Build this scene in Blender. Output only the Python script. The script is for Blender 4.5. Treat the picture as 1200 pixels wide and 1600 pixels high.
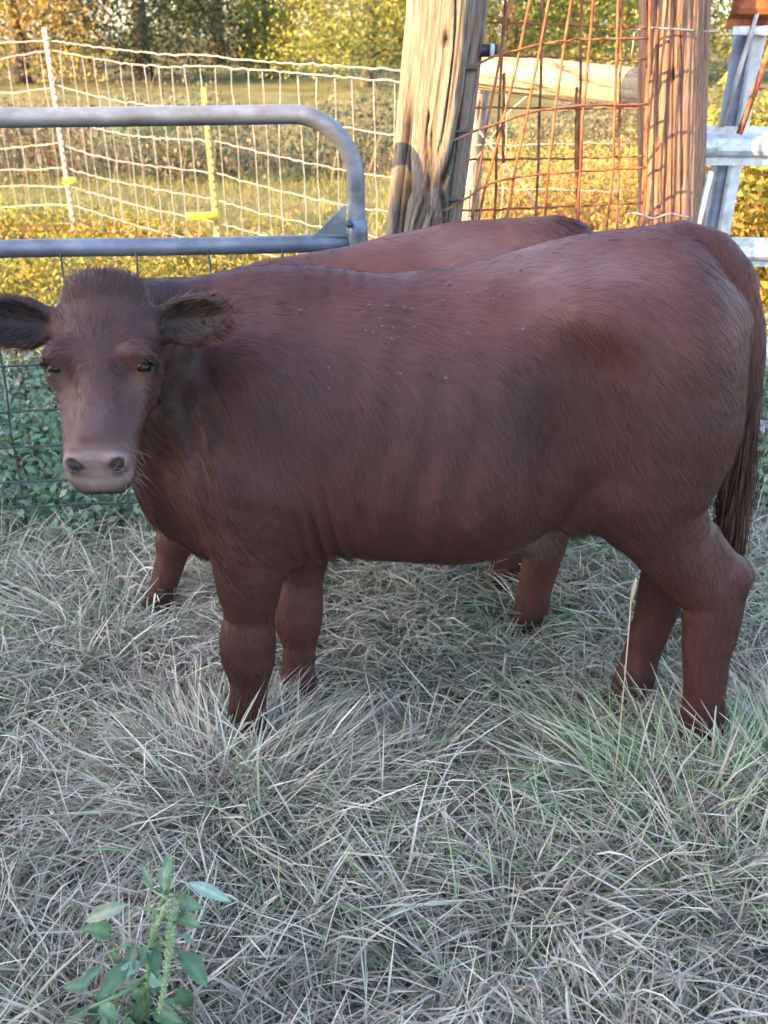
import bpy, math
import numpy as np
from mathutils import Vector

for o in list(bpy.data.objects):
    bpy.data.objects.remove(o)
SC = bpy.context.scene
COL = SC.collection

# ------------------------------------------------------------------ camera
CAM_H, PITCH, FPX = 1.55, math.radians(26.0), 1520.0
cd = bpy.data.cameras.new('camera')
cam = bpy.data.objects.new('camera', cd)
COL.objects.link(cam)
cam.location = (0, 0, CAM_H)
cam.rotation_euler = (math.pi / 2 - PITCH, 0, 0)
cd.sensor_fit = 'VERTICAL'
cd.sensor_height = 24.0
cd.sensor_width = 18.0
cd.lens = 24.0 * FPX / 1600.0
cd.clip_start = 0.05
cd.clip_end = 2000
cd.dof.use_dof = True
cd.dof.focus_distance = 1.95
cd.dof.aperture_fstop = 4.2
SC.camera = cam

# ------------------------------------------------------------------ light
SUN_PHI = math.radians(62)                 # off the viewing direction, behind and to the left
SUN_EL = math.radians(19.4)
to_sun = Vector((-math.sin(SUN_PHI) * math.cos(SUN_EL), -math.cos(SUN_PHI) * math.cos(SUN_EL), math.sin(SUN_EL)))
W = bpy.data.worlds.new('World')
SC.world = W
W.use_nodes = True
nt = W.node_tree
nt.nodes.clear()
sky = nt.nodes.new('ShaderNodeTexSky')
sky.sky_type = 'NISHITA'
sky.sun_disc = False
sky.sun_elevation = SUN_EL
sky.sun_rotation = math.atan2(to_sun.x, to_sun.y)
sky.air_density = 1.0
sky.dust_density = 1.5
sky.ozone_density = 1.0
bg = nt.nodes.new('ShaderNodeBackground')
bg.inputs['Strength'].default_value = 0.15
wo = nt.nodes.new('ShaderNodeOutputWorld')
nt.links.new(sky.outputs[0], bg.inputs[0])
nt.links.new(bg.outputs[0], wo.inputs[0])
sl = bpy.data.lights.new('sun', 'SUN')
sl.energy = 3.2
sl.angle = math.radians(0.5)
sl.color = (1.0, 0.62, 0.25)
sun = bpy.data.objects.new('sun', sl)
COL.objects.link(sun)
sun.rotation_euler = to_sun.to_track_quat('Z', 'Y').to_euler()
sun.location = (-20, -12, 14)

vs = SC.view_settings
vs.view_transform = 'Standard'
vs.look = 'None'
vs.gamma = 1.0
vs.use_curve_mapping = False
vs.exposure = 2.9
vs.use_white_balance = True
vs.white_balance_temperature = 6350
vs.white_balance_tint = 16

# ------------------------------------------------------------------ helpers
RNG = np.random.default_rng(7)
cp, sp = math.cos(PITCH), math.sin(PITCH)


def Q(u, v, y):
    """the point at distance y along the ground that the photograph's pixel (u, v) looks at"""
    dx, dy = (u - 600) / FPX, (800 - v) / FPX
    t = y / (cp + dy * sp)
    return np.array((dx * t, y, CAM_H + t * (dy * cp - sp)))


def tag(o, label=None, cat=None, group=None, kind=None):
    if label: o['label'] = label
    if cat: o['category'] = cat
    if group: o['group'] = group
    if kind: o['kind'] = kind
    return o


def empty(name, loc, label=None, cat=None, group=None):
    o = bpy.data.objects.new(name, None)
    COL.objects.link(o)
    o.location = loc
    o.empty_display_size = 0.1
    return tag(o, label, cat, group)


def mesh(name, V, F, mat, parent=None, col=None, smooth=True, rel=None):
    """V (n,3) in world space; F list or array of faces; parent keeps the world position"""
    V = np.asarray(V, np.float32).reshape(-1, 3)
    if parent is not None:
        V = V - np.array(parent_loc(parent), np.float32)
    me = bpy.data.meshes.new(name)
    if isinstance(F, np.ndarray):
        n, k = F.shape
        me.vertices.add(len(V)); me.vertices.foreach_set('co', V.ravel())
        me.loops.add(n * k); me.loops.foreach_set('vertex_index', F.astype(np.int32).ravel())
        me.polygons.add(n)
        me.polygons.foreach_set('loop_start', np.arange(n, dtype=np.int32) * k)
        me.update(calc_edges=True)
    else:
        me.from_pydata(V.tolist(), [], F)
        me.update()
    if smooth:
        me.polygons.foreach_set('use_smooth', np.ones(len(me.polygons), bool))
    if col is not None:
        a = me.color_attributes.new('Col', 'FLOAT_COLOR', 'POINT')
        c = np.ones((len(V), 4), np.float32); c[:, :3] = col
        a.data.foreach_set('color', c.ravel())
    me.materials.append(mat)
    o = bpy.data.objects.new(name, me)
    COL.objects.link(o)
    if parent is not None:
        o.parent = parent
    return o


def parent_loc(p):
    l = Vector((0, 0, 0))
    while p is not None:
        l = l + p.location
        p = p.parent
    return l


def hash3(ix, iy, iz, seed):
    h = (ix * 374761393 + iy * 668265263 + iz * 2147483647 + seed * 974711) & 0xFFFFFFFF
    h = ((h ^ (h >> 13)) * 1274126177) & 0xFFFFFFFF
    h = ((h ^ (h >> 16)) * 2246822519) & 0xFFFFFFFF
    return ((h ^ (h >> 15)) & 0xFFFFFF) / float(0xFFFFFF)


def vnoise(P, scale=1.0, seed=0):
    """smooth value noise, 0..1; P (n,3)"""
    p = np.asarray(P, np.float64) * scale
    i = np.floor(p).astype(np.int64)
    f = p - i
    f = f * f * (3 - 2 * f)
    r = 0
    for a in (0, 1):
        wx = f[:, 0] if a else 1 - f[:, 0]
        for b in (0, 1):
            wy = f[:, 1] if b else 1 - f[:, 1]
            for c in (0, 1):
                wz = f[:, 2] if c else 1 - f[:, 2]
                r = r + wx * wy * wz * hash3(i[:, 0] + a, i[:, 1] + b, i[:, 2] + c, seed)
    return r


def fbm(P, scale=1.0, seed=0, oct=3):
    r, a, t = 0, 1.0, 0
    for k in range(oct):
        r = r + a * vnoise(P, scale * 2 ** k, seed + k); t += a; a *= 0.5
    return r / t


def unit(v):
    return v / np.maximum(np.linalg.norm(v, axis=-1, keepdims=True), 1e-9)


def tube(path, rad, sides=8, cap=True, flat=1.0):
    """verts, faces of a tube along a polyline; rad scalar or per point"""
    P = np.asarray(path, float)
    n = len(P)
    R = np.broadcast_to(np.asarray(rad, float), (n,))
    T = unit(np.gradient(P, axis=0))
    ref = np.array((0.0, 0, 1)) if abs(T[0, 2]) < 0.8 else np.array((0.0, 1, 0))
    A = np.zeros_like(T); A[0] = unit(np.cross(T[0], ref))
    for i in range(1, n):                       # carry the frame along the path
        A[i] = unit(A[i - 1] - T[i] * A[i - 1].dot(T[i]))
    B = np.cross(T, A)
    an = np.linspace(0, 2 * np.pi, sides, endpoint=False)
    V = P[:, None] + R[:, None, None] * (np.cos(an)[None, :, None] * A[:, None] + flat * np.sin(an)[None, :, None] * B[:, None])
    V = V.reshape(-1, 3)
    F = []
    for i in range(n - 1):
        for j in range(sides):
            k = (j + 1) % sides
            F.append((i * sides + j, i * sides + k, (i + 1) * sides + k, (i + 1) * sides + j))
    if cap:
        F.append(tuple(range(sides - 1, -1, -1)))
        F.append(tuple((n - 1) * sides + j for j in range(sides)))
    return V, F


def box(c, s, rz=0.0):
    c = np.asarray(c, float); s = np.asarray(s, float) / 2
    b = min(s) * 0.18
    V = []
    for dz in (-1, 1):
        for ins in ((b, 0), (0, b)):
            pass
    # bevelled box: three-ring vertices
    X, Y, Z = s
    ring = [(-X + b, -Y), (X - b, -Y), (X, -Y + b), (X, Y - b), (X - b, Y), (-X + b, Y), (-X, Y - b), (-X, -Y + b)]
    V = [(x * (1 - b / X), y * (1 - b / Y), -Z) for x, y in ring] + [(x, y, -Z + b) for x, y in ring] + \
        [(x, y, Z - b) for x, y in ring] + [(x * (1 - b / X), y * (1 - b / Y), Z) for x, y in ring]
    F = [tuple(range(7, -1, -1)), tuple(range(24, 32))]
    for r in range(3):
        for j in range(8):
            k = (j + 1) % 8
            F.append((r * 8 + j, r * 8 + k, (r + 1) * 8 + k, (r + 1) * 8 + j))
    V = np.array(V)
    ca, sa = math.cos(rz), math.sin(rz)
    V = np.c_[V[:, 0] * ca - V[:, 1] * sa, V[:, 0] * sa + V[:, 1] * ca, V[:, 2]] + c
    return V, F


def join(parts):
    V, F, o = [], [], 0
    for v, f in parts:
        V.append(v); F += [tuple(i + o for i in q) for q in f]; o += len(v)
    return np.concatenate(V), F


# ------------------------------------------------------------------ materials
def new_mat(name):
    m = bpy.data.materials.new(name)
    m.use_nodes = True
    t = m.node_tree
    b = t.nodes['Principled BSDF']
    return m, t, b


def mat_attr(name, rough=0.7, spec=0.3, trans=0.0, sheen=0.0, noise=0.0, nscale=40.0, bump=0.0, stretch=None):
    m, t, b = new_mat(name)
    a = t.nodes.new('ShaderNodeAttribute'); a.attribute_name = 'Col'
    src = a.outputs['Color']
    if noise > 0 or bump > 0:
        g = t.nodes.new('ShaderNodeNewGeometry')
        n = t.nodes.new('ShaderNodeTexNoise'); n.inputs['Scale'].default_value = nscale; n.inputs['Detail'].default_value = 5
        if stretch:
            mp = t.nodes.new('ShaderNodeMapping'); mp.inputs['Scale'].default_value = stretch
            t.links.new(g.outputs['Position'], mp.inputs[0]); t.links.new(mp.outputs[0], n.inputs['Vector'])
        else:
            t.links.new(g.outputs['Position'], n.inputs['Vector'])
        if noise > 0:
            mr = t.nodes.new('ShaderNodeMapRange')
            mr.inputs[1].default_value = 0.3; mr.inputs[2].default_value = 0.7
            mr.inputs[3].default_value = 1 - noise; mr.inputs[4].default_value = 1 + noise
            t.links.new(n.outputs[0], mr.inputs[0])
            mx = t.nodes.new('ShaderNodeVectorMath'); mx.operation = 'SCALE'
            t.links.new(src, mx.inputs[0]); t.links.new(mr.outputs[0], mx.inputs['Scale'])
            src = mx.outputs[0]
        if bump > 0:
            bp = t.nodes.new('ShaderNodeBump'); bp.inputs['Strength'].default_value = bump; bp.inputs['Distance'].default_value = 0.004
            t.links.new(n.outputs[0], bp.inputs['Height']); t.links.new(bp.outputs[0], b.inputs['Normal'])
    t.links.new(src, b.inputs['Base Color'])
    b.inputs['Roughness'].default_value = rough
    b.inputs['Specular IOR Level'].default_value = spec
    if sheen:
        b.inputs['Sheen Weight'].default_value = sheen
        b.inputs['Sheen Roughness'].default_value = 0.45
    if trans > 0:
        tr = t.nodes.new('ShaderNodeBsdfTranslucent'); t.links.new(src, tr.inputs[0])
        ms = t.nodes.new('ShaderNodeMixShader'); ms.inputs[0].default_value = trans
        t.links.new(b.outputs[0], ms.inputs[1]); t.links.new(tr.outputs[0], ms.inputs[2])
        t.links.new(ms.outputs[0], t.nodes['Material Output'].inputs[0])
    return m


def mat_noise(name, c1, c2, scale=20.0, rough=0.6, metal=0.0, spec=0.4, stretch=(1, 1, 1), bump=0.0, detail=6, lo=0.35, hi=0.65, c3=None, obj=False):
    m, t, b = new_mat(name)
    tc = t.nodes.new('ShaderNodeTexCoord')
    mp = t.nodes.new('ShaderNodeMapping'); mp.inputs['Scale'].default_value = stretch
    if obj:
        t.links.new(tc.outputs['Object'], mp.inputs[0])
    else:
        g = t.nodes.new('ShaderNodeNewGeometry'); t.links.new(g.outputs['Position'], mp.inputs[0])
    n = t.nodes.new('ShaderNodeTexNoise'); n.inputs['Scale'].default_value = scale; n.inputs['Detail'].default_value = detail
    n.inputs['Roughness'].default_value = 0.62
    t.links.new(mp.outputs[0], n.inputs['Vector'])
    r = t.nodes.new('ShaderNodeValToRGB')
    r.color_ramp.elements[0].position = lo; r.color_ramp.elements[0].color = (*c1, 1)
    r.color_ramp.elements[1].position = hi; r.color_ramp.elements[1].color = (*c2, 1)
    if c3:
        e = r.color_ramp.elements.new((lo + hi) / 2); e.color = (*c3, 1)
    t.links.new(n.outputs[0], r.inputs[0]); t.links.new(r.outputs[0], b.inputs['Base Color'])
    b.inputs['Roughness'].default_value = rough; b.inputs['Metallic'].default_value = metal
    b.inputs['Specular IOR Level'].default_value = spec
    if bump:
        bp = t.nodes.new('ShaderNodeBump'); bp.inputs['Strength'].default_value = bump; bp.inputs['Distance'].default_value = 0.004
        t.links.new(n.outputs[0], bp.inputs['Height']); t.links.new(bp.outputs[0], b.inputs['Normal'])
    return m


M_fur = mat_attr('red_hide', 0.6, 0.3, noise=0.12, nscale=25)
M_hair = mat_attr('red_hair', 0.45, 0.30)
M_grass = mat_attr('grass_blades', 0.65, 0.22, trans=0.22)
M_leaf = mat_attr('leaves', 0.55, 0.3, trans=0.30)
M_wood = mat_attr('weathered_wood', 0.85, 0.15, noise=0.42, nscale=260, bump=0.6, stretch=(1, 1, 0.045))
M_logwood = mat_attr('peeled_log_wood', 0.85, 0.15, noise=0.2, nscale=90, bump=0.5, stretch=(0.12, 1, 1))
M_bark = mat_noise('bark', (0.05, 0.04, 0.032), (0.17, 0.14, 0.11), 14, 0.9, spec=0.1, stretch=(1, 1, 0.25), bump=0.7)
M_tube = mat_noise('painted_gate_steel', (0.09, 0.085, 0.085), (0.26, 0.285, 0.32), 14, 0.48, metal=0.3, stretch=(0.5, 1, 1), bump=0.25, c3=(0.15, 0.175, 0.21), detail=10, lo=0.28, hi=0.75)
M_panelwire = mat_noise('dark_wire', (0.03, 0.035, 0.04), (0.09, 0.095, 0.10), 30, 0.55, metal=0.5)
M_rust = mat_noise('rusty_wire', (0.14, 0.05, 0.025), (0.42, 0.18, 0.085), 24, 0.85, metal=0.1, spec=0.2, bump=0.3)
M_white = mat_noise('galvanised_fence_wire', (0.30, 0.28, 0.25), (0.55, 0.52, 0.46), 12, 0.45, metal=0.25)
M_galv = mat_noise('galvanised_sheet', (0.44, 0.46, 0.48), (0.72, 0.74, 0.76), 26, 0.45, metal=0.35, bump=0.15, c3=(0.60, 0.62, 0.64))
M_rustrail = mat_noise('rust_orange_rail', (0.16, 0.045, 0.018), (0.42, 0.14, 0.05), 18, 0.85, metal=0.05, spec=0.2, bump=0.3)
M_yellow = mat_noise('yellow_plastic', (0.62, 0.50, 0.03), (0.75, 0.62, 0.05), 20, 0.45)
M_black = mat_noise('black_plastic', (0.012, 0.012, 0.013), (0.03, 0.03, 0.03), 20, 0.4)
M_eye = mat_noise('eye', (0.004, 0.004, 0.005), (0.012, 0.009, 0.008), 60, 0.2, spec=0.2)
M_barnwall = mat_noise('barn_board', (0.20, 0.17, 0.14), (0.34, 0.30, 0.25), 6, 0.85, stretch=(4, 4, 0.4), bump=0.4)
M_barnroof = mat_noise('barn_roof_metal', (0.34, 0.35, 0.36), (0.46, 0.47, 0.48), 5, 0.5, metal=0.4)
M_pale = mat_noise('pale_plastic', (0.55, 0.54, 0.5), (0.7, 0.69, 0.64), 20, 0.5)
M_fly = mat_noise('fly_body', (0.02, 0.018, 0.018), (0.06, 0.055, 0.055), 300, 0.4, obj=True)
M_wing = mat_noise('fly_wing', (0.10, 0.09, 0.09), (0.18, 0.17, 0.17), 300, 0.25, obj=True)

# ------------------------------------------------------------------ ground
def ground_z(x, y):
    x = np.asarray(x, float); y = np.asarray(y, float)
    P = np.stack([x, y, 0 * x], -1).reshape(-1, 3)
    n = (fbm(P, 1.6, 3) - 0.5).reshape(x.shape) * 0.05 + (vnoise(P, 0.12, 9).reshape(x.shape) - 0.5) * 0.10
    far = np.clip((y - 14) / 60, 0, 1)
    near = np.exp(-((x / 2.5) ** 2 + ((y - 1.9) / 1.2) ** 2))
    return n * (1 - 0.75 * near) + far * 1.2


def make_ground():
    a = np.r_[-300, -180, -110, -70, -45, np.arange(-30, -6, 1.5), np.arange(-6, 6.01, 0.12), np.arange(7.5, 30.1, 1.5), 45, 70, 110, 180, 300]
    b = np.r_[-300, -160, -80, -40, -20, np.arange(-10, 0, 1.0), np.arange(0, 9.01, 0.12), np.arange(9.5, 30, 0.8), np.arange(30, 60, 3), 75, 100, 150, 220, 320]
    X, Y = np.meshgrid(a, b, indexing='ij')
    Z = ground_z(X, Y)
    V = np.stack([X, Y, Z], -1).reshape(-1, 3)
    na, nb = len(a), len(b)
    i, j = np.meshgrid(np.arange(na - 1), np.arange(nb - 1), indexing='ij')
    i, j = i.ravel(), j.ravel()
    F = np.stack([i * nb + j, (i + 1) * nb + j, (i + 1) * nb + j + 1, i * nb + j + 1], -1)
    m, t, bs = new_mat('turf_soil')
    g = t.nodes.new('ShaderNodeNewGeometry')
    n1 = t.nodes.new('ShaderNodeTexNoise'); n1.inputs['Scale'].default_value = 0.9; n1.inputs['Detail'].default_value = 8
    n2 = t.nodes.new('ShaderNodeTexNoise'); n2.inputs['Scale'].default_value = 38; n2.inputs['Detail'].default_value = 6
    r1 = t.nodes.new('ShaderNodeValToRGB'); r2 = t.nodes.new('ShaderNodeValToRGB')
    r1.color_ramp.elements[0].position = .38; r1.color_ramp.elements[0].color = (0.11, 0.12, 0.045, 1)
    r1.color_ramp.elements[1].position = .62; r1.color_ramp.elements[1].color = (0.20, 0.175, 0.075, 1)
    r2.color_ramp.elements[0].position = .3; r2.color_ramp.elements[0].color = (0.45, 0.42, 0.4, 1)
    r2.color_ramp.elements[1].position = .7; r2.color_ramp.elements[1].color = (1.25, 1.2, 1.15, 1)
    mu = t.nodes.new('ShaderNodeMix'); mu.data_type = 'RGBA'; mu.blend_type = 'MULTIPLY'; mu.inputs[0].default_value = 1.0
    for n, r in ((n1, r1), (n2, r2)):
        t.links.new(g.outputs['Position'], n.inputs['Vector']); t.links.new(n.outputs[0], r.inputs[0])
    t.links.new(r1.outputs[0], mu.inputs[6]); t.links.new(r2.outputs[0], mu.inputs[7])
    t.links.new(mu.outputs[2], bs.inputs['Base Color'])
    bs.inputs['Roughness'].default_value = 0.95; bs.inputs['Specular IOR Level'].default_value = 0.1
    tag(mesh('ground', V, F, m), kind='structure')


make_ground()


# ------------------------------------------------------------------ plant generators
def blades(base, d0, bend, L, w, c0, c1, K=4, rng=RNG):
    n = len(base)
    s = np.linspace(0, 1, K + 1)
    P = base[:, None] + L[:, None, None] * (s[None, :, None] * d0[:, None] + (s ** 2)[None, :, None] * bend[:, None])
    T = unit(np.gradient(P, axis=1))
    side = unit(np.cross(T, unit(rng.normal(size=(n, 3)) + np.array((0, -0.9, 0.7)))[:, None]))
    prof = np.interp(s, [0, 0.25, 0.7, 1], [0.7, 1.0, 0.75, 0.06])
    wv = side * (w[:, None] * prof[None])[..., None] * 0.5
    V = np.stack([P - wv, P + wv], 2).reshape(-1, 3)
    k = np.arange(K)
    q = np.stack([2 * k, 2 * k + 1, 2 * k + 3, 2 * k + 2], -1)
    F = (np.arange(n)[:, None, None] * 2 * (K + 1) + q[None]).reshape(-1, 4)
    C = c0[:, None] * (1 - s)[None, :, None] + c1[:, None] * s[None, :, None]
    C = np.repeat(C, 2, axis=1).reshape(-1, 3)
    return V, F, C


def leaves(cen, size, col, rng=RNG, up=0.6, ratio=0.5, axis=None):
    n = len(cen)
    a = unit(rng.normal(size=(n, 3)) + (0 if axis is None else axis))
    nrm = unit(rng.normal(size=(n, 3)) + np.array((0, -0.15, up)))
    b = unit(np.cross(a, nrm)); nn = np.cross(a, b)
    size = np.broadcast_to(size, (n,))[:, None]
    h = a * size * 0.5; g = b * size * 0.5 * ratio
    lift = -nn * size * 0.10
    V = np.stack([cen - h, cen + g + lift - h * 0.15, cen + h, cen - g + lift - h * 0.15], 1).reshape(-1, 3)
    F = np.arange(4 * n).reshape(n, 4)
    C = np.repeat(col * (0.82 + 0.36 * rng.random((n, 1))), 4, axis=0)
    return V, F, C


def pick(rng, n, pal, wts=None):
    pal = np.array(pal, float)
    return pal[rng.choice(len(pal), n, p=wts)]


def gz(P):
    return ground_z(P[:, 0], P[:, 1])


def merge(parts):
    V, F, C, o = [], [], [], 0
    for v, f, c in parts:
        V.append(v); F.append(f + o); C.append(c); o += len(v)
    return np.concatenate(V), np.concatenate(F), np.concatenate(C)


# ------------------------------------------------------------------ trees
def tree(x, y, H, R, clear, pal, nleaf, lsize, label, seed, name='broadleaf_tree', cat='tree', group='trees beyond the pasture', wts=None, squash=1.0):
    rng = np.random.default_rng(seed)
    z0 = float(ground_z(np.array([x]), np.array([y]))[0])
    root = empty(name, (x, y, z0), label, cat, group)
    B = np.array((x, y, z0))
    # trunk and limbs
    n = 9
    s = np.linspace(0, 1, n)
    wob = np.cumsum(rng.normal(0, 0.03 * H / 8, (n, 2)), 0)
    path = np.c_[x + wob[:, 0], y + wob[:, 1], z0 - 0.1 + s * H * 0.9]
    tr = 0.024 * H
    parts = [tube(path, tr * (1 - 0.85 * s) + 0.012 + 0.5 * tr * np.exp(-s * 14), 8)]
    tips = []
    for k in range(16):
        i = rng.uniform(max(clear / H, 0.08), 0.85)
        p0 = np.array([np.interp(i, s, path[:, c]) for c in range(3)])
        az = rng.uniform(0, 2 * math.pi)
        Ln = R * rng.uniform(0.6, 1.0) * (1.15 - 0.6 * i)
        d = np.array((math.cos(az), math.sin(az), rng.uniform(0.05, 0.8)))
        q = np.linspace(0, 1, 5)[:, None]
        pts = p0 + q * d * Ln + rng.normal(0, 0.05, (5, 3)) * Ln * q
        parts.append(tube(pts, tr * 0.42 * (1 - i * 0.6) * (1 - 0.85 * q[:, 0]) + 0.006, 5))
        tips += [pts[2], pts[3], pts[4]]
    V, F = join(parts)
    mesh('trunk', V, F, M_bark, root)
    # crown: leaf clumps through the volume, gaps between
    nc = 70
    ca = rng.normal(size=(nc, 3)); ca = unit(ca) * rng.random((nc, 1)) ** 0.45
    cen = B + np.array((0, 0, clear + (H - clear) * 0.5)) + ca * np.array((R, R, (H - clear) * 0.53 * squash))
    ns_ = 60
    an_ = rng.uniform(0, 2 * np.pi, ns_); rr_ = R * rng.uniform(0.35, 1.05, ns_)
    skirt = np.c_[x + rr_ * np.cos(an_), y + rr_ * np.sin(an_), z0 + clear + rng.uniform(0.1, min(3.2, H * 0.6), ns_)]
    cen = np.concatenate([cen, np.array(tips), skirt])
    cs = rng.uniform(0.10, 0.24, len(cen)) * R
    pc = pick(rng, len(cen), pal, wts)
    pr = cs ** 2 / (cs ** 2).sum()
    ci = rng.choice(len(cen), nleaf, p=pr)
    P = cen[ci] + rng.normal(size=(nleaf, 3)) * cs[ci][:, None] * np.array((1, 1, 0.62))
    ok = P[:, 2] > z0 + 0.05
    P, ci = P[ok], ci[ok]
    V, F, C = leaves(P, lsize * rng.uniform(0.6, 1.3, len(P)), pc[ci], rng)
    mesh('crown', V, F, M_leaf, root, C)
    return root


GOLD = [(0.32, 0.21, 0.05), (0.38, 0.24, 0.05), (0.24, 0.19, 0.05), (0.18, 0.16, 0.045)]
DARK = [(0.03, 0.05, 0.025), (0.04, 0.06, 0.028), (0.022, 0.036, 0.02), (0.07, 0.08, 0.03)]
OLIV = [(0.14, 0.145, 0.04), (0.20, 0.18, 0.05), (0.10, 0.115, 0.035)]
LIME = [(0.25, 0.26, 0.05), (0.18, 0.21, 0.045), (0.31, 0.28, 0.055), (0.11, 0.15, 0.04)]


def at(u, d):
    return (u - 600) / FPX * d / 1.12


tree(at(20, 31.5), 31.5, 8.6, 3.38, 0.15, GOLD, 22400, 0.129, 'golden autumn tree behind the corner of the wire fence', 11)
tree(at(215, 33.0), 33.0, 9.8, 2.97, 0.27, DARK, 21000, 0.129, 'dark green tree right of the golden autumn tree', 12)
tree(at(335, 43.5), 43.5, 9.2, 2.56, 0.18, OLIV + DARK[:2], 18200, 0.129, 'dull olive tree beside the dark green tree', 13)
tree(at(415, 34.5), 34.5, 3.0, 1.01, 0.03, LIME, 8400, 0.109, 'small yellow-green sapling in front of the olive trees', 14, 'sapling')
tree(at(455, 51.0), 51.0, 10.3, 3.24, 0.24, GOLD + OLIV, 19600, 0.138, 'tall thin-leaved golden tree behind the yellow-green sapling', 15)
tree(at(575, 30.0), 30.0, 7.5, 2.36, 0.21, LIME, 22400, 0.118, 'bright yellow-green tree behind the leaning square post', 16)
tree(at(700, 45.0), 45.0, 9.8, 3.24, 0.12, OLIV + GOLD[:1], 15399, 0.138, 'olive tree mostly behind the leaning square post', 17)
tree(at(800, 36.0), 36.0, 8.6, 2.70, 0.09, OLIV + LIME[:2] + DARK[:1], 21000, 0.118, 'mottled olive and yellow tree above the pale brace log', 18)
tree(at(915, 31.5), 31.5, 8.0, 2.29, 0.09, LIME + OLIV, 21000, 0.118, 'yellow-green tree above the knotted end of the brace log', 19)
tree(at(1010, 39.0), 39.0, 9.2, 2.70, 0.09, LIME[1:] + DARK[:1], 16800, 0.118, 'leaf-green tree behind the round post', 20)
tree(at(1190, 33.0), 33.0, 8.6, 3.10, 0.12, OLIV + DARK[:2] + LIME[:1], 19600, 0.118, 'deep green tree above the ribbed metal rails', 21)
tree(at(-260, 36.0), 36.0, 9.2, 3.51, 0.18, GOLD + OLIV, 11200, 0.148, 'golden olive tree beyond the far left run of fence', 22)
tree(at(1480, 39.0), 39.0, 9.2, 3.51, 0.18, OLIV + LIME, 11200, 0.148, 'olive tree beyond the right end of the rails', 23)


def woodland():
    rng = np.random.default_rng(40)
    n = 45000
    nc = 420
    cx = rng.uniform(-60, 60, nc); cy = rng.uniform(56, 70, nc)
    top = 6 + 5 * vnoise(np.c_[cx, 0 * cx, 0 * cx], 0.25, 5)
    cz = rng.random(nc) * top + 0.8
    cc = np.array(GOLD[2:] + OLIV + DARK[:1] + LIME[1:2])[rng.integers(0, 7, nc)]
    i = rng.integers(0, nc, n)
    P = np.c_[cx[i], cy[i], cz[i]] + rng.normal(size=(n, 3)) * np.array((1.3, 0.8, 0.9))
    P[:, 2] = np.abs(P[:, 2] - 0.5) + 0.5
    V, F, C = leaves(P, rng.uniform(0.28, 0.55, n), cc[i], rng)
    tag(mesh('woodland', V, F, M_leaf, None, C), 'far wall of mixed golden and olive autumn woodland', 'woodland', kind='stuff')


woodland()


# ------------------------------------------------------------------ brush, weeds, lawn, grass
def brush():
    """tangle of weeds and low shrubs on the far side of the pasture strip"""
    rng = np.random.default_rng(41)
    n = 52000
    nc = 520
    cx = rng.uniform(-12, 10, nc); cy = rng.uniform(12.0, 14.6, nc)
    hgt = 0.35 + 0.80 * vnoise(np.c_[cx, cy, 0 * cx], 0.7, 4)
    PAL = np.array([(0.11, 0.13, 0.065), (0.15, 0.16, 0.08), (0.08, 0.105, 0.055), (0.17, 0.15, 0.085), (0.12, 0.145, 0.065), (0.20, 0.15, 0.075)])
    cc = PAL[(vnoise(np.c_[cx, cy, 0 * cx], 0.9, 8) * 5.99).astype(int)]
    red = (np.hypot(cx + 3.95, (cy - 12.6) * 0.7) < 0.42)
    cc[red] = (0.24, 0.105, 0.04)
    i = rng.integers(0, nc, n)
    f = rng.random(n) ** 0.8
    P = np.c_[cx[i] + rng.normal(0, 0.20, n), cy[i] + rng.normal(0, 0.2, n), f * hgt[i] * rng.uniform(0.8, 1.15, n)]
    P[:, 2] += gz(P)
    a = leaves(P, rng.uniform(0.035, 0.085, n), cc[i], rng)
    m = 2600
    j = rng.integers(0, nc, m)
    b = np.c_[cx[j] + rng.normal(0, 0.25, m), cy[j] + rng.normal(0, 0.25, m), np.zeros(m)]; b[:, 2] = gz(b) - 0.02
    d0 = unit(rng.normal(size=(m, 3)) * 0.22 + np.array((0, 0, 1)))
    bend = rng.normal(size=(m, 3)) * 0.18
    c = pick(rng, m, [(0.16, 0.14, 0.08), (0.11, 0.10, 0.06), (0.22, 0.18, 0.10)])
    bl = blades(b, d0, bend, hgt[j] * rng.uniform(0.7, 1.2, m), np.full(m, 0.012), c, c, 3, rng)
    V, F, C = merge([a, bl])
    tag(mesh('brush', V, F, M_leaf, None, C), 'tangled brown-green weeds and low shrubs across the pasture strip', 'brush', kind='stuff')


brush()


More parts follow.
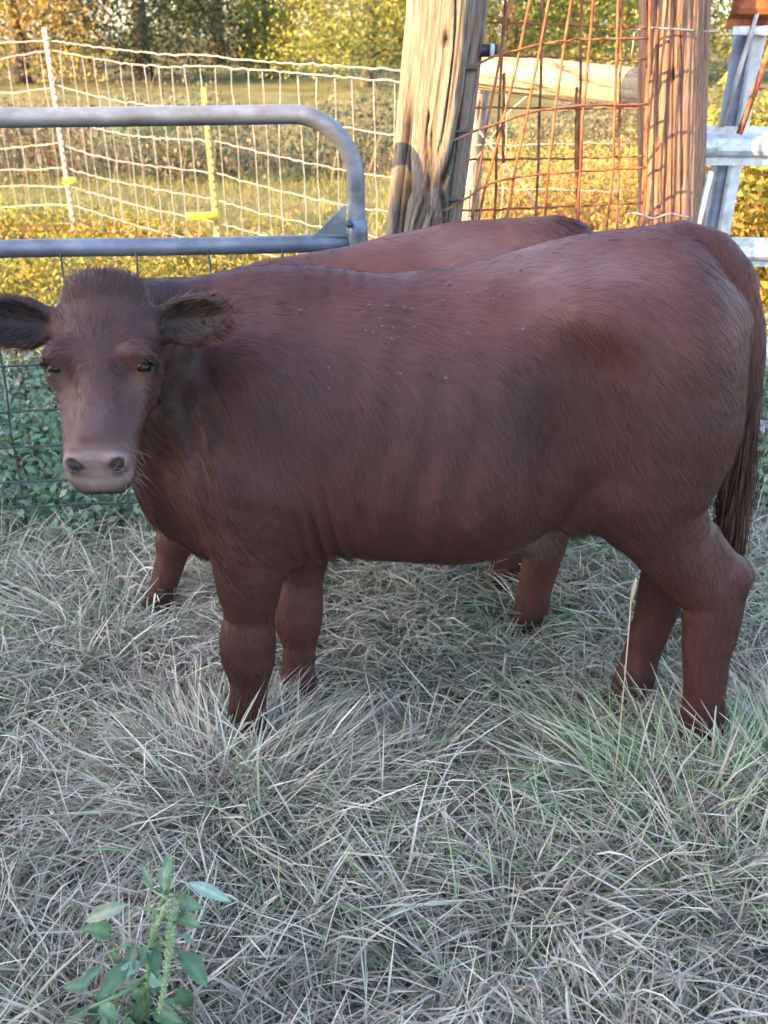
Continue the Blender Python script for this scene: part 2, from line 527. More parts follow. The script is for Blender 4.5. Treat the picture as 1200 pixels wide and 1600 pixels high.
def weed_patch(name, label, n_st, xr, yr, hmin, hmax, pal, lsz, seed, leaf_per=26, stemcol=(0.16, 0.12, 0.05), dry=0.0, keep=None, spread=0.06):
    rng = np.random.default_rng(seed)
    b = np.c_[rng.uniform(*xr, n_st), rng.uniform(*yr, n_st), np.zeros(n_st)]
    if keep is not None:
        b = b[keep(b[:, 0], b[:, 1])]
    n_st = len(b)
    b[:, 2] = gz(b) - 0.01
    hn = vnoise(b, 1.1, seed)
    H = hmin + (hmax - hmin) * (0.3 * rng.random(n_st) + 0.7 * hn)
    d0 = unit(rng.normal(size=(n_st, 3)) * 0.2 + np.array((0, 0, 1)))
    bend = rng.normal(size=(n_st, 3)) * np.array((0.22, 0.22, 0.05))
    sc = np.array(stemcol)[None] * rng.uniform(0.7, 1.4, (n_st, 1))
    st = blades(b, d0, bend, H, np.full(n_st, 0.0045 + lsz * 0.03), sc, sc, 3, rng)
    k = leaf_per
    s = rng.random((n_st, k)) ** 0.7
    P = b[:, None] + H[:, None, None] * (s[..., None] * d0[:, None] + (s ** 2)[..., None] * bend[:, None])
    P = P + rng.normal(size=P.shape) * np.array((spread, spread, 0.02))
    pal = np.array(pal)
    pc = pal[np.minimum((vnoise(b, 1.7, seed + 5) * 1.25 * len(pal) - 0.12 * len(pal)).astype(int).clip(0), len(pal) - 1)]
    rnd = rng.random(n_st) < 0.35
    pc[rnd] = pal[rng.integers(0, len(pal), rnd.sum())]
    C = np.repeat(pc, k, axis=0)
    P = P.reshape(-1, 3)
    P[:, 2] = np.maximum(P[:, 2], gz(P) + 0.01)
    lf = leaves(P, lsz * rng.uniform(0.55, 1.3, len(P)), C, rng, up=0.9, ratio=0.55)
    V, F, C = merge([st, lf])
    return tag(mesh(name, V, F, M_leaf, None, C), label, 'weeds', kind='stuff')


weed_patch('shaded_weeds', 'low broad-leaved green weeds just behind the tube gate', 4300, (-3.4, 3.2), (2.90, 5.0), 0.12, 0.32,
           [(0.15, 0.235, 0.14), (0.20, 0.28, 0.18), (0.12, 0.20, 0.11), (0.25, 0.31, 0.21), (0.30, 0.28, 0.20)], 0.040, 51, 22)
weed_patch('yellow_weeds', 'sunlit yellow weeds along the foot of the wire fence', 3600, (-5.5, 4.5), (5.0, 9.0), 0.12, 0.34,
           [(0.26, 0.24, 0.035), (0.20, 0.22, 0.04), (0.33, 0.25, 0.04), (0.30, 0.17, 0.04)], 0.042, 52, 20,
           keep=lambda x, y: (x + y < 6.6) | (np.random.default_rng(1).random(len(x)) < 0.12))
weed_patch('tall_weeds', 'tall rust and gold weeds behind the rusty wire panel', 2900, (0.35, 5.4), (5.7, 9.0), 0.5, 1.12,
           [(0.38, 0.24, 0.07), (0.42, 0.29, 0.08), (0.30, 0.26, 0.06), (0.40, 0.20, 0.065), (0.25, 0.26, 0.06)], 0.034, 53, 34, (0.46, 0.29, 0.13), spread=0.06)
weed_patch('leafy_vines', 'yellow-green leafy vines behind the ribbed metal rails', 420, (2.2, 4.8), (5.6, 7.2), 0.7, 1.45,
           [(0.22, 0.22, 0.03), (0.16, 0.19, 0.03), (0.28, 0.23, 0.04)], 0.075, 54, 46, spread=0.10)


def lawn():
    rng = np.random.default_rng(55)
    n = 34000
    y = rng.uniform(5.0, 13, n); x = rng.uniform(-8, 7, n)
    b = np.c_[x, y, 0 * x]; b[:, 2] = gz(b) - 0.005
    d0 = unit(rng.normal(size=(n, 3)) * 0.4 + np.array((0, 0, 1)))
    pn = vnoise(b, 0.8, 6)[:, None]
    c = pick(rng, n, [(0.15, 0.175, 0.05), (0.20, 0.20, 0.06), (0.26, 0.215, 0.07), (0.12, 0.15, 0.045)]) * (0.8 + 0.5 * pn)
    V, F, C = blades(b, d0, rng.normal(size=(n, 3)) * 0.25, rng.uniform(0.04, 0.11, n), np.full(n, 0.008), c, c * 1.15, 2, rng)
    tag(mesh('lawn_grass', V, F, M_grass, None, C), 'short green pasture grass beyond the wire fence', 'grass', kind='stuff')


lawn()

STRAW = [(0.55, 0.47, 0.37), (0.66, 0.58, 0.47), (0.46, 0.38, 0.30), (0.32, 0.26, 0.205), (0.74, 0.67, 0.55)]
GREEN = [(0.22, 0.33, 0.15), (0.31, 0.42, 0.21), (0.16, 0.25, 0.11), (0.42, 0.49, 0.28)]


def meadow():
    """the deep, half-dry, tufted grass the calves stand in"""
    rng = np.random.default_rng(60)
    parts = []
    XR, YR = (-1.75, 1.75), (0.75, 2.95)

    def field(n):
        return np.c_[rng.uniform(*XR, n), rng.uniform(*YR, n), np.zeros(n)]

    def tread(b):
        """grass trodden short where the calves stand"""
        x, y = b[:, 0], b[:, 1]
        t = np.ones(len(b))
        for cx, cy, rx, ry, k in ((-0.19, 1.95, 0.16, 0.12, 0.55), (0.55, 1.92, 0.22, 0.12, 0.30), (0.42, 2.24, 0.25, 0.14, 0.45), (0.15, 2.05, 0.55, 0.25, 0.25)):
            t = t * (1 - k * np.exp(-(((x - cx) / rx) ** 2 + ((y - cy) / ry) ** 2)))
        return t
    # matted thatch
    n = 52000
    b = field(n)
    lump = fbm(b, 3.0, 21)
    b[:, 2] = gz(b) + rng.random(n) ** 1.3 * (0.02 + 0.17 * np.clip(lump * 2.4 - 0.75, 0, 1)) * tread(b)
    az = rng.uniform(0, 2 * np.pi, n) * 0.5 + vnoise(b, 2.6, 22) * 10.0
    d0 = unit(np.c_[np.cos(az), np.sin(az), rng.normal(0.25, 0.3, n)])
    bend = np.c_[rng.normal(0, 0.45, n), rng.normal(0, 0.45, n), -np.abs(rng.normal(0.15, 0.3, n))]
    c = pick(rng, n, STRAW, [.25, .22, .20, .17, .16]) * rng.uniform(0.6, 1.2, (n, 1))
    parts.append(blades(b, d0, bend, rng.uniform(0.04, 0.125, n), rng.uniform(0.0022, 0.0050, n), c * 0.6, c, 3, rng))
    # tufts: each grows from one foot, leaning one way, the outer blades arching over
    nc = 820
    cc = field(nc)
    ex = np.concatenate([np.c_[rng.uniform(-0.50, -0.20, 22), rng.uniform(1.58, 1.74, 22), np.zeros(22)], np.c_[rng.uniform(0.50, 0.95, 22), rng.uniform(1.52, 1.70, 22), np.zeros(22)]])
    cc = np.concatenate([cc, ex]); nc = len(cc)
    green = fbm(cc, 1.7, 77) + rng.normal(0, 0.10, nc)
    isg = green > np.quantile(green, 0.54)
    size = rng.gamma(4.0, 0.25, nc).clip(0.4, 2.0)
    size[-44:] = 1.5
    n = 72000
    i = rng.choice(nc, n, p=size / size.sum())
    rad = 0.033 * size
    off = rng.normal(0, 1, (n, 2)) * rad[i][:, None]
    b = cc[i].copy(); b[:, :2] += off
    td = tread(b)
    b[:, 2] = gz(b) - 0.01
    lean = rng.normal(0, 0.42, (nc, 2))
    d0 = unit(np.c_[off / rad[i][:, None] * 0.38 + lean[i] + rng.normal(0, 0.18, (n, 2)), np.full(n, 1.0)])
    out = unit(np.c_[d0[:, :2] + rng.normal(0, 0.15, (n, 2)), np.zeros(n)])
    arch = rng.uniform(0.15, 0.95, n)
    bend = out * arch[:, None] * 0.75 + np.c_[np.zeros((n, 2)), -arch * 0.62]
    hgt = (0.095 + 0.115 * size).clip(0.1, 0.29); hgt[-44:] = 0.31; lean[-44:] *= 0.5
    L = rng.uniform(0.45, 1.15, n) * hgt[i] * td
    mixg = np.where(rng.random(n) < 0.78, isg[i], ~isg[i])
    cg = pick(rng, n, GREEN); cs = pick(rng, n, STRAW)
    c = np.where(mixg[:, None], cg, cs) * rng.uniform(0.75, 1.15, (n, 1)) * rng.uniform(0.8, 1.15, (nc, 1))[i]
    dry = (rng.random((n, 1)) < 0.55) * mixg[:, None]
    tip = c * (1 - 0.45 * dry) + 0.45 * dry * np.array(STRAW[1])
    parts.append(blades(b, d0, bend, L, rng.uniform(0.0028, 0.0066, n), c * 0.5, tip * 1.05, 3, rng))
    # a few long stalks
    n = 420
    b = field(n); b[:, 2] = gz(b)
    d0 = unit(np.c_[rng.normal(0, 0.35, (n, 2)), np.full(n, 0.9)])
    bend = np.c_[rng.normal(0, 0.3, (n, 2)), -np.abs(rng.normal(0.1, 0.2, n))]
    c = pick(rng, n, STRAW[:2] + STRAW[4:])
    parts.append(blades(b, d0, bend, rng.uniform(0.16, 0.30, n) * tread(b), rng.uniform(0.002, 0.003, n), c, c, 5, rng))
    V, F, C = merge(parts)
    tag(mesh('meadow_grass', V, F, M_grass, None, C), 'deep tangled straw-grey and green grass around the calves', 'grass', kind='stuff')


meadow()


# ------------------------------------------------------------------ barn whose roof shades the pen (behind and left of the camera)
def barn():
    ye, slope = -4.0, 0.75
    ze = 1.17 + slope * (3.10 - ye)
    x0, x1, D = -28.0, -5.0, 12.0
    rise = 0.42
    root = empty('barn', ((x0 + x1) / 2, ye - D / 2, 0), 'weathered board barn with a long metal roof behind the pen', 'barn')
    zr = ze + rise * D / 2
    yb = ye - D
    V = [(x0, ye, ze), (x1, ye, ze), (x1, ye - D / 2, zr), (x0, ye - D / 2, zr), (x1, yb, ze), (x0, yb, ze)]
    V += [(x, y, z - 0.08) for x, y, z in V]
    F = [(0, 1, 2, 3), (3, 2, 4, 5), (7, 6, 9, 8), (8, 9, 11, 10), (0, 6, 7, 1), (5, 4, 10, 11), (1, 7, 8, 2), (2, 8, 10, 4), (0, 3, 9, 6), (3, 5, 11, 9)]
    mesh('roof', V, F, M_barnroof, root, smooth=False)
    i = 0.4
    a, b, c, d, h = x0 + i, x1 - i, ye - i, yb + i, ze + rise * i - 0.1
    zg = zr - 0.1
    V = [(a, c, -.2), (b, c, -.2), (b, d, -.2), (a, d, -.2), (a, c, h), (b, c, h), (b, d, h), (a, d, h), (a, ye - D / 2, zg), (b, ye - D / 2, zg)]
    F = [(0, 1, 5, 4), (1, 2, 6, 9, 5), (2, 3, 7, 6), (3, 0, 4, 8, 7)]
    mesh('wall', V, F, M_barnwall, root, smooth=False)
    for k in range(3):
        v, f = box((x0 + 5 + 6 * k, c + 0.03, 1.9), (3.2, 0.06, 3.8))
        mesh('door', v, f, M_barnwall, root, smooth=False)


barn()


# ------------------------------------------------------------------ wooden posts
def wood_post(name, label, base, top, w, d, rz, seed, square, tone=(0.205, 0.165, 0.125), knot=None, cat='post', NA=230, NH=84, par=None, holes=(), crack=1.0, mat=None):
    rng = np.random.default_rng(seed)
    base, top = np.array(base, float), np.array(top, float)
    H = np.linalg.norm(top - base)
    t = unit(top - base)
    ex = np.array((math.cos(rz), math.sin(rz), 0)); ex = unit(ex - t * ex.dot(t)); ey = np.cross(t, ex)
    an = np.linspace(0, 2 * np.pi, NA, endpoint=False)
    e = 5.0 if square else 2.1
    cx = np.sign(np.cos(an)) * np.abs(np.cos(an)) ** (2 / e); cy = np.sign(np.sin(an)) * np.abs(np.sin(an)) ** (2 / e)
    zz = np.linspace(0, H, NH)
    fa = np.linspace(0, 2 * np.pi, 6001)
    fx_ = np.sign(np.cos(fa)) * np.abs(np.cos(fa)) ** (2 / e); fy_ = np.sign(np.sin(fa)) * np.abs(np.sin(fa)) ** (2 / e)
    fl_ = np.r_[0, np.cumsum(np.hypot(np.diff(fx_ * w / 2), np.diff(fy_ * d / 2)))]
    up_ = np.linspace(0, fl_[-1], NA, endpoint=False)                    # evenly spaced round the outline
    cx, cy = np.interp(up_, fl_, fx_), np.interp(up_, fl_, fy_)
    A, Z = np.meshgrid(np.arctan2(cy, cx), zz)
    CX, CY = np.meshgrid(cx, zz)[0], np.meshgrid(cy, zz)[0]
    arc = np.meshgrid(up_, zz)[0]
    gx, gzv = arc.copy(), Z.copy()
    kd = np.full(A.shape, 9.0)
    if knot is not None:
        ka, kz, kr = knot
        du = (np.angle(np.exp(1j * (A - ka)))) * (w + d) / 4; dz = Z - kz
        kd = np.sqrt(du ** 2 + (dz * 0.8) ** 2)
        gx = gx + np.sign(du) * 0.035 * np.exp(-(kd / kr) ** 2)
    ns = np.stack([np.cos(A) * 1.6 + gx * 6, np.sin(A) * 1.6, Z * 0.35 + seed], -1).reshape(-1, 3)
    pa = np.stack([gx, 0 * gx, Z], -1).reshape(-1, 3)
    warp = (fbm(pa, 2.2, seed + 20) - 0.5)[:, None] * np.array((0.03, 0, 0))
    g1 = (0.6 * vnoise((pa + warp) * np.array((330, 1, 5)) + seed, 1, seed) + 0.4 * vnoise((pa + warp) * np.array((130, 1, 2.5)) + seed, 1, seed + 1)).reshape(A.shape)
    g2 = vnoise((pa + warp) * np.array((62, 1, 1.6)) + seed * 3, 1, seed + 9).reshape(A.shape)
    cr = np.clip(1 - np.abs(g2 - 0.5) * 14, 0, 1) * (vnoise(pa * np.array((25, 1, 2.2)), 1, seed + 4).reshape(A.shape) > 0.45) * crack
    g3 = vnoise((pa + warp) * np.array((24, 1, 0.8)) + seed * 5, 1, seed + 12).reshape(A.shape)
    cr = np.maximum(cr, 1.3 * np.clip(1 - np.abs(g3 - 0.5) * 22, 0, 1) * crack)
    big = (fbm(ns, 0.9, seed + 2) - 0.5).reshape(A.shape)
    disp = 0.006 * (g1 - 0.5) - 0.012 * cr + (0.030 if square else 0.014) * big
    tonev = (0.33 + 1.35 * g1 if square else 0.5 + 1.0 * g1) - 0.75 * cr
    if knot is not None:
        rings = 0.5 + 0.5 * np.sin(kd * 300 + 2.5 * g2)
        kk = np.exp(-(kd / (knot[2] * 0.8)) ** 2)
        disp += 0.016 * np.exp(-(kd / knot[2]) ** 2) - 0.012 * np.exp(-(kd / (0.3 * knot[2])) ** 2)
        tonev = tonev * (1 - 0.75 * kk) + kk * (0.22 + 0.5 * rings) * 0.9
    for ha, hz, hr in holes:
        du = np.angle(np.exp(1j * (A - ha))) * (w + d) / 4
        q = np.exp(-((du / hr) ** 2 + ((Z - hz) / (hr * 1.4)) ** 2) * 1.5)
        disp -= 0.02 * q; tonev *= 1 - 0.85 * q
    bow = np.stack([0.012 * np.sin(Z * 2.1 + seed), 0.012 * np.cos(Z * 1.7 + seed)], -1)
    fl = 1 + 0.05 * (fbm(np.stack([0 * Z, 0 * Z, Z], -1).reshape(-1, 3), 2.0, seed + 7).reshape(A.shape) - 0.5)
    X = (w / 2 * fl + disp) * CX + bow[..., 0]
    Yv = (d / 2 * fl + disp) * CY + bow[..., 1]
    V = base + X[..., None] * ex + Yv[..., None] * ey + Z[..., None] * t
    V = V.reshape(-1, 3)
    i, j = np.meshgrid(np.arange(NH - 1), np.arange(NA), indexing='ij')
    i, j = i.ravel(), j.ravel(); k = (j + 1) % NA
    F = np.stack([i * NA + j, i * NA + k, (i + 1) * NA + k, (i + 1) * NA + j], -1)
    col = np.clip(tonev, 0.12, 1.5).reshape(-1, 1) * np.array(tone) * (0.75 + 0.5 * fbm(ns * np.array((1, 1, 3.0)), 0.9, seed + 3)[:, None])
    # end caps
    V = np.concatenate([V, [V[:NA].mean(0)], [V[-NA:].mean(0)]])
    c0, c1 = len(V) - 2, len(V) - 1
    cap = np.array([(c1, (NH - 1) * NA + j, (NH - 1) * NA + (j + 1) % NA, (NH - 1) * NA + (j + 1) % NA) for j in range(NA)])
    col = np.concatenate([col, [np.array(tone) * 0.5], [np.array(tone) * 0.6]])
    Fl = [tuple(q) for q in F] + [tuple(q[:3]) for q in cap] + [(c0, (j + 1) % NA, j) for j in range(NA)]
    if par is None:
        r = empty(name, tuple(base), label, cat)
        mesh('timber', V, Fl, mat or M_wood, r, col)
        return r
    return mesh(name, V, Fl, M_wood, par, col)


LPB = Q(655, 360, 3.2); LPT = Q(700, 0, 3.2)
ax = (LPT - LPB) / (LPT[2] - LPB[2])
lp_base = LPB - ax * (LPB[2] + 0.15); lp_top = LPB + ax * (2.05 - LPB[2])
leaning = wood_post('square_post', 'leaning weathered square timber post beside the tube gate, with a big knot', lp_base, lp_top, 0.20, 0.20,
                    math.radians(-27), 5, True, knot=(math.radians(-62), 1.305, 0.075), holes=((math.radians(-66), 1.71, 0.013), (math.radians(-98), 1.29, 0.011), (math.radians(-80), 1.50, 0.006)))
RPB = Q(1049, 345, 3.46); RPT = Q(1058, 0, 3.46)
ax = (RPT - RPB) / (RPT[2] - RPB[2])
rp_base = RPB - ax * (RPB[2] + 0.15); rp_top = RPB + ax * (2.1 - RPB[2])
rpost = wood_post('round_post', 'reddish weathered round timber post crossed by wire shadows', rp_base, rp_top, 0.215, 0.205, 0.3, 8, False,
                  tone=(0.255, 0.145, 0.095), holes=((math.radians(-80), 1.12, 0.010), (math.radians(-120), 1.6, 0.012)), crack=0.55)
# staples and wire wraps on the leaning post
for v_ in (107, 205, 312):
    a = Q(700 - (v_ - 107) * 0.09, v_ - 2, 3.085); b = Q(744 - (v_ - 107) * 0.12, v_ + 2, 3.12)
    V, F = tube(np.stack([a + (0, 0.03, 0), a, (a + b) / 2 + (0, -0.006, 0), b, b + (0.01, 0.05, 0)]), 0.004, 6)
    mesh('staple_wire', V, F, M_panelwire, leaning)
v, f = box(Q(757, 79, 3.22), (0.075, 0.05, 0.035)); ins = mesh('wire_insulator', v, f, M_black, leaning)
v, f = box(Q(768, 80, 3.20), (0.012, 0.056, 0.04)); mesh('insulator_cap', v, f, M_pale, ins)

# brace log between the posts
la, lb = Q(690, 104, 4.30), Q(1036, 136, 3.63)
blog = wood_post('brace_log', 'pale peeling brace log fixed between the two big posts', la, lb, 0.145, 0.13, 1.2, 14, False, tone=(0.28, 0.23, 0.165), cat='log',
          NA=80, NH=90, knot=(2.2, 0.52, 0.03), crack=0.7, mat=M_logwood)
wood_post('support', '', (la[0] + 0.05, la[1] + 0.10, -0.15), (la[0] + 0.05, la[1] + 0.10, 1.40), 0.10, 0.10, 0.2, 19, False, NA=24, NH=30, par=blog)
# thin post behind
tb = np.array((0.45, 5.58, -0.15)); tt = np.array((0.50, 5.58, 1.36))


# ------------------------------------------------------------------ woven wire fence
def wire(name, pts, r, mat, par, sides=5):
    V, F = tube(pts, r, sides)
    return mesh(name, V, F, mat, par)


def woven_fence():
    rng = np.random.default_rng(70)
    K = np.array([(-2.6, 8.4), (-1.18, 7.1), (0.14, 5.9), (0.45, 5.50), (1.30, 5.32)])
    seg = np.r_[0, np.cumsum(np.linalg.norm(np.diff(K, axis=0), axis=1))]
    S = seg[-1]
    zA = np.array([1.53, 1.45, 1.2, 0.98, 0.77, 0.60, 0.45, 0.29, 0.15]); zD = np.array([1.37, 1.32, 1.05, 0.81, 0.61, 0.44, 0.30, 0.18, 0.06])

    def P(s, z):
        x = np.interp(s, seg, K[:, 0]); y = np.interp(s, seg, K[:, 1])
        return np.stack([x, y, np.broadcast_to(z, np.shape(x))], -1)

    def lev(k, s):
        f = np.clip(s / seg[3], 0, 1)
        sag = -0.035 * np.sin(np.pi * np.clip(s / seg[1], 0, 1)) - 0.02 * np.abs(np.sin(np.pi * np.clip((s - seg[1]) / (seg[3] - seg[1]), 0, 1)))
        return zA[k] * (1 - f) + zD[k] * f + sag
    root = empty('wire_fence', (K[1][0], K[1][1], 0), 'pale woven wire fence running from the corner post to the thin wooden post', 'fence')
    for k in range(len(zA)):
        s = np.arange(0, S + 0.01, 0.05)
        z = lev(k, s) + rng.normal(0, 0.0035, len(s)) + 0.012 * np.sin(s * 2.3 + k)
        wire('line_wire', P(s, z), 0.0036 if k < 2 else 0.0030, M_white, root)
    st = np.arange(0.12, seg[3] + 0.3, 0.158)
    for s0 in st:
        s0 = s0 + rng.normal(0, 0.008)
        zz = np.array([lev(k, np.array(s0)) for k in range(1, len(zA))])
        q = np.repeat(zz, 2)[:-1].copy(); q[1::2] = (zz[:-1] + zz[1:]) / 2
        ds = rng.normal(0, 0.006, len(q)) + rng.normal(0, 0.02) * np.sin(np.linspace(0, 3, len(q)))
        wire('stay_wire', P(s0 + ds, 0) + np.c_[np.zeros((len(q), 2)), q], 0.0023, M_white, root, 4)
    # diagonal brace wire
    wire('brace_wire', np.stack([Q(733, 185, 5.3), Q(785, 250, 5.2), Q(845, 325, 5.1)]), 0.004, M_white, root)
    wire('brace_wire', np.stack([Q(736, 260, 5.25), Q(800, 170, 5.2), Q(870, 110, 5.1)]), 0.003, M_white, root)
    # posts
    def tpost(x, y, top, lean, r):
        z = np.linspace(-0.1, top, 14)
        V1, F1 = box((0, 0, 0), (0.034, 0.008, top + 0.1)); V2, F2 = box((0, 0.017, 0), (0.008, 0.030, top + 0.1))
        st_ = [box((0, -0.008, zc), (0.014, 0.012, 0.018)) for zc in np.arange(-top / 2 + 0.1, top / 2, 0.055)]
        V, F = join([(V1, F1), (V2, F2)] + st_)
        V[:, 2] += top / 2 - 0.05
        V[:, 0] += lean * V[:, 2]
        return mesh('steel_post', V + np.array((x, y, 0)), F, r, root, smooth=False)
    p1 = tpost(-2.6, 8.37, 1.62, -0.012, M_white)
    p2 = tpost(-1.18, 7.07, 1.25, -0.02, M_yellowpost)
    v, f = box((-2.56, 8.31, 0.50), (0.10, 0.06, 0.05)); mesh('yellow_insulator', v, f, M_yellow, p1)
    v, f = box((-1.27, 7.01, 0.43), (0.22, 0.04, 0.045), 0.1); mesh('yellow_insulator', v, f, M_yellow, p2)
    wood_post('wooden_post', '', tb, tt, 0.10, 0.10, 0.4, 17, False, tone=(0.30, 0.25, 0.20), NA=32, NH=60, par=root)
    # the other run, left of the corner
    root2 = empty('wire_fence', (-4.2, 9.0, 0), 'pale woven wire fence run left of the corner post', 'fence')
    K2 = np.array([(-2.6, 8.4), (-7.5, 10.2)])
    L2 = np.linalg.norm(K2[1] - K2[0])
    z2 = zA - np.array([0.10, 0.13, 0.12, 0.14, 0.12, 0.10, 0.10, 0.08, 0.05])

    def P2(s, z):
        f = np.asarray(s) / L2
        q = K2[0] * (1 - f[..., None]) + K2[1] * f[..., None]
        return np.concatenate([q, np.asarray(z)[..., None]], -1)

    def lev2(k, s):
        f = np.clip(np.asarray(s) / 1.4, 0, 1)
        return zA[k] * (1 - f) + z2[k] * f + 0.012 * np.sin(np.asarray(s) * 3 + k * 2)
    for k in range(len(zA)):
        s = np.arange(0, L2, 0.08)
        wire('line_wire', P2(s, lev2(k, s) + rng.normal(0, 0.003, len(s))), 0.0031, M_white, root2)
    for s0 in np.arange(0.1, L2, 0.16):
        zz = np.array([lev2(k, s0) for k in range(1, len(zA))])
        ds = rng.normal(0, 0.008, len(zz))
        wire('stay_wire', P2(s0 + ds, zz), 0.0023, M_white, root2, 4)


M_yellowpost = mat_noise('faded_yellow_post', (0.34, 0.24, 0.08), (0.55, 0.42, 0.18), 16, 0.6)
woven_fence()


# ------------------------------------------------------------------ tube gate with wire mesh
def tube_gate():
    gy = lambda x: 3.0 + 0.12 * (np.asarray(x, float) + 0.09)
    xr, xl = -0.083, -3.6
    root = empty('tube_gate', (xr, 3.0, 0), 'grey tube gate with rounded corner and square wire mesh infill', 'gate')
    zt, R, zb = 1.355, 0.185, 0.08
    an = np.linspace(math.pi / 2, 0, 12)
    cx = np.r_[np.linspace(xl, xr - R, 24), (xr - R) + R * np.cos(an[1:]), np.full(10, xr)]
    cz = np.r_[np.full(24, zt) + 0.004 * np.sin(np.linspace(0, 6, 24)), (zt - R) + R * np.sin(an[1:]), np.linspace(zt - R - 0.05, 0.03, 10)]
    V, F = tube(np.c_[cx, gy(cx), cz], 0.0265, 16)
    mesh('frame_tube', V, F, M_tube, root)
    x = np.linspace(xl, xr - 0.025, 20)
    V, F = tube(np.c_[x, gy(x), 0.995 + 0.003 * np.sin(x * 4)], 0.026, 14)
    mesh('middle_tube', V, F, M_tube, root)
    V, F = tube(np.c_[x, gy(x), np.full(20, zb - 0.03)], 0.021, 12)
    mesh('bottom_tube', V, F, M_tube, root)
    # corner gusset, clamp and bolts
    o = np.array((xr - 0.03, float(gy(xr)) - 0.028, 1.0))
    tri = np.array([(-0.10, 0, 0.015), (0.0, 0, 0.015), (0.0, 0, 0.11)])
    V = np.concatenate([tri + o, tri + o + (0, 0.006, 0)])
    mesh('gusset_plate', V, [(0, 1, 2), (5, 4, 3), (0, 3, 4, 1), (1, 4, 5, 2), (2, 5, 3, 0)], M_tube, root, smooth=False)
    z = np.array((1.06, 1.02, 0.98, 0.94))
    V, F = tube(np.c_[np.full(4, xr), np.full(4, float(gy(xr))), z], 0.034, 14)
    cl = mesh('clamp', V, F, M_tube, root)
    for dz in (1.055, 0.965):
        V, F = tube(np.array([(xr - 0.02, float(gy(xr)) - 0.03, dz), (xr - 0.02, float(gy(xr)) - 0.06, dz)]), 0.010, 6)
        mesh('bolt', V, F, M_panelwire, cl)
    rng = np.random.default_rng(3)
    yo = -0.027
    for k, xw in enumerate(np.arange(-0.30, xl, -0.2155)):
        z = np.linspace(0.985, 0.03, 8)
        wire('mesh_wire', np.c_[xw + rng.normal(0, 0.002, 8) + 0.006 * np.sin(z * 5 + k), np.full(8, float(gy(xw)) + yo), z], 0.0034, M_panelwire, root)
    for zz in (0.81, 0.66, 0.513, 0.388, 0.277, 0.18, 0.118, 0.06):
        xs = np.linspace(xl, xr, 40)
        wire('mesh_wire', np.c_[xs, gy(xs) + yo - 0.0065, zz + 0.005 * np.sin(xs * 3 + zz * 30) + rng.normal(0, 0.0012, 40)], 0.0036, M_panelwire, root)
    # chain to the leaning post
    ch = empty('gate_chain', (xr + 0.04, 3.0, 0.975), 'short rusty chain tying the tube gate to the square post', 'chain')
    a, b = np.array((xr + 0.025, 2.985, 1.0)), np.array((lp_base + (lp_top - lp_base) * 0.5)) * np.array((1, 1, 0)) + np.array((-0.115, -0.09, 0.985))
    nl = 5
    for i in range(nl):
        c = a + (b - a) * (i + 0.5) / nl - np.array((0, 0, 0.02 * math.sin(math.pi * (i + 0.5) / nl)))
        t = np.linspace(0, 2 * np.pi, 13)
        d = (b - a) / np.linalg.norm(b - a)
        up = np.array((0, 0, 1.0)) if i % 2 else np.array((0, -1.0, 0))
        pth = c + np.cos(t)[:, None] * d * 0.022 + np.sin(t)[:, None] * up * 0.012
        V, F = tube(pth, 0.0042, 6, cap=False)
        mesh('chain_link', V, F, M_rust, ch)


tube_gate()


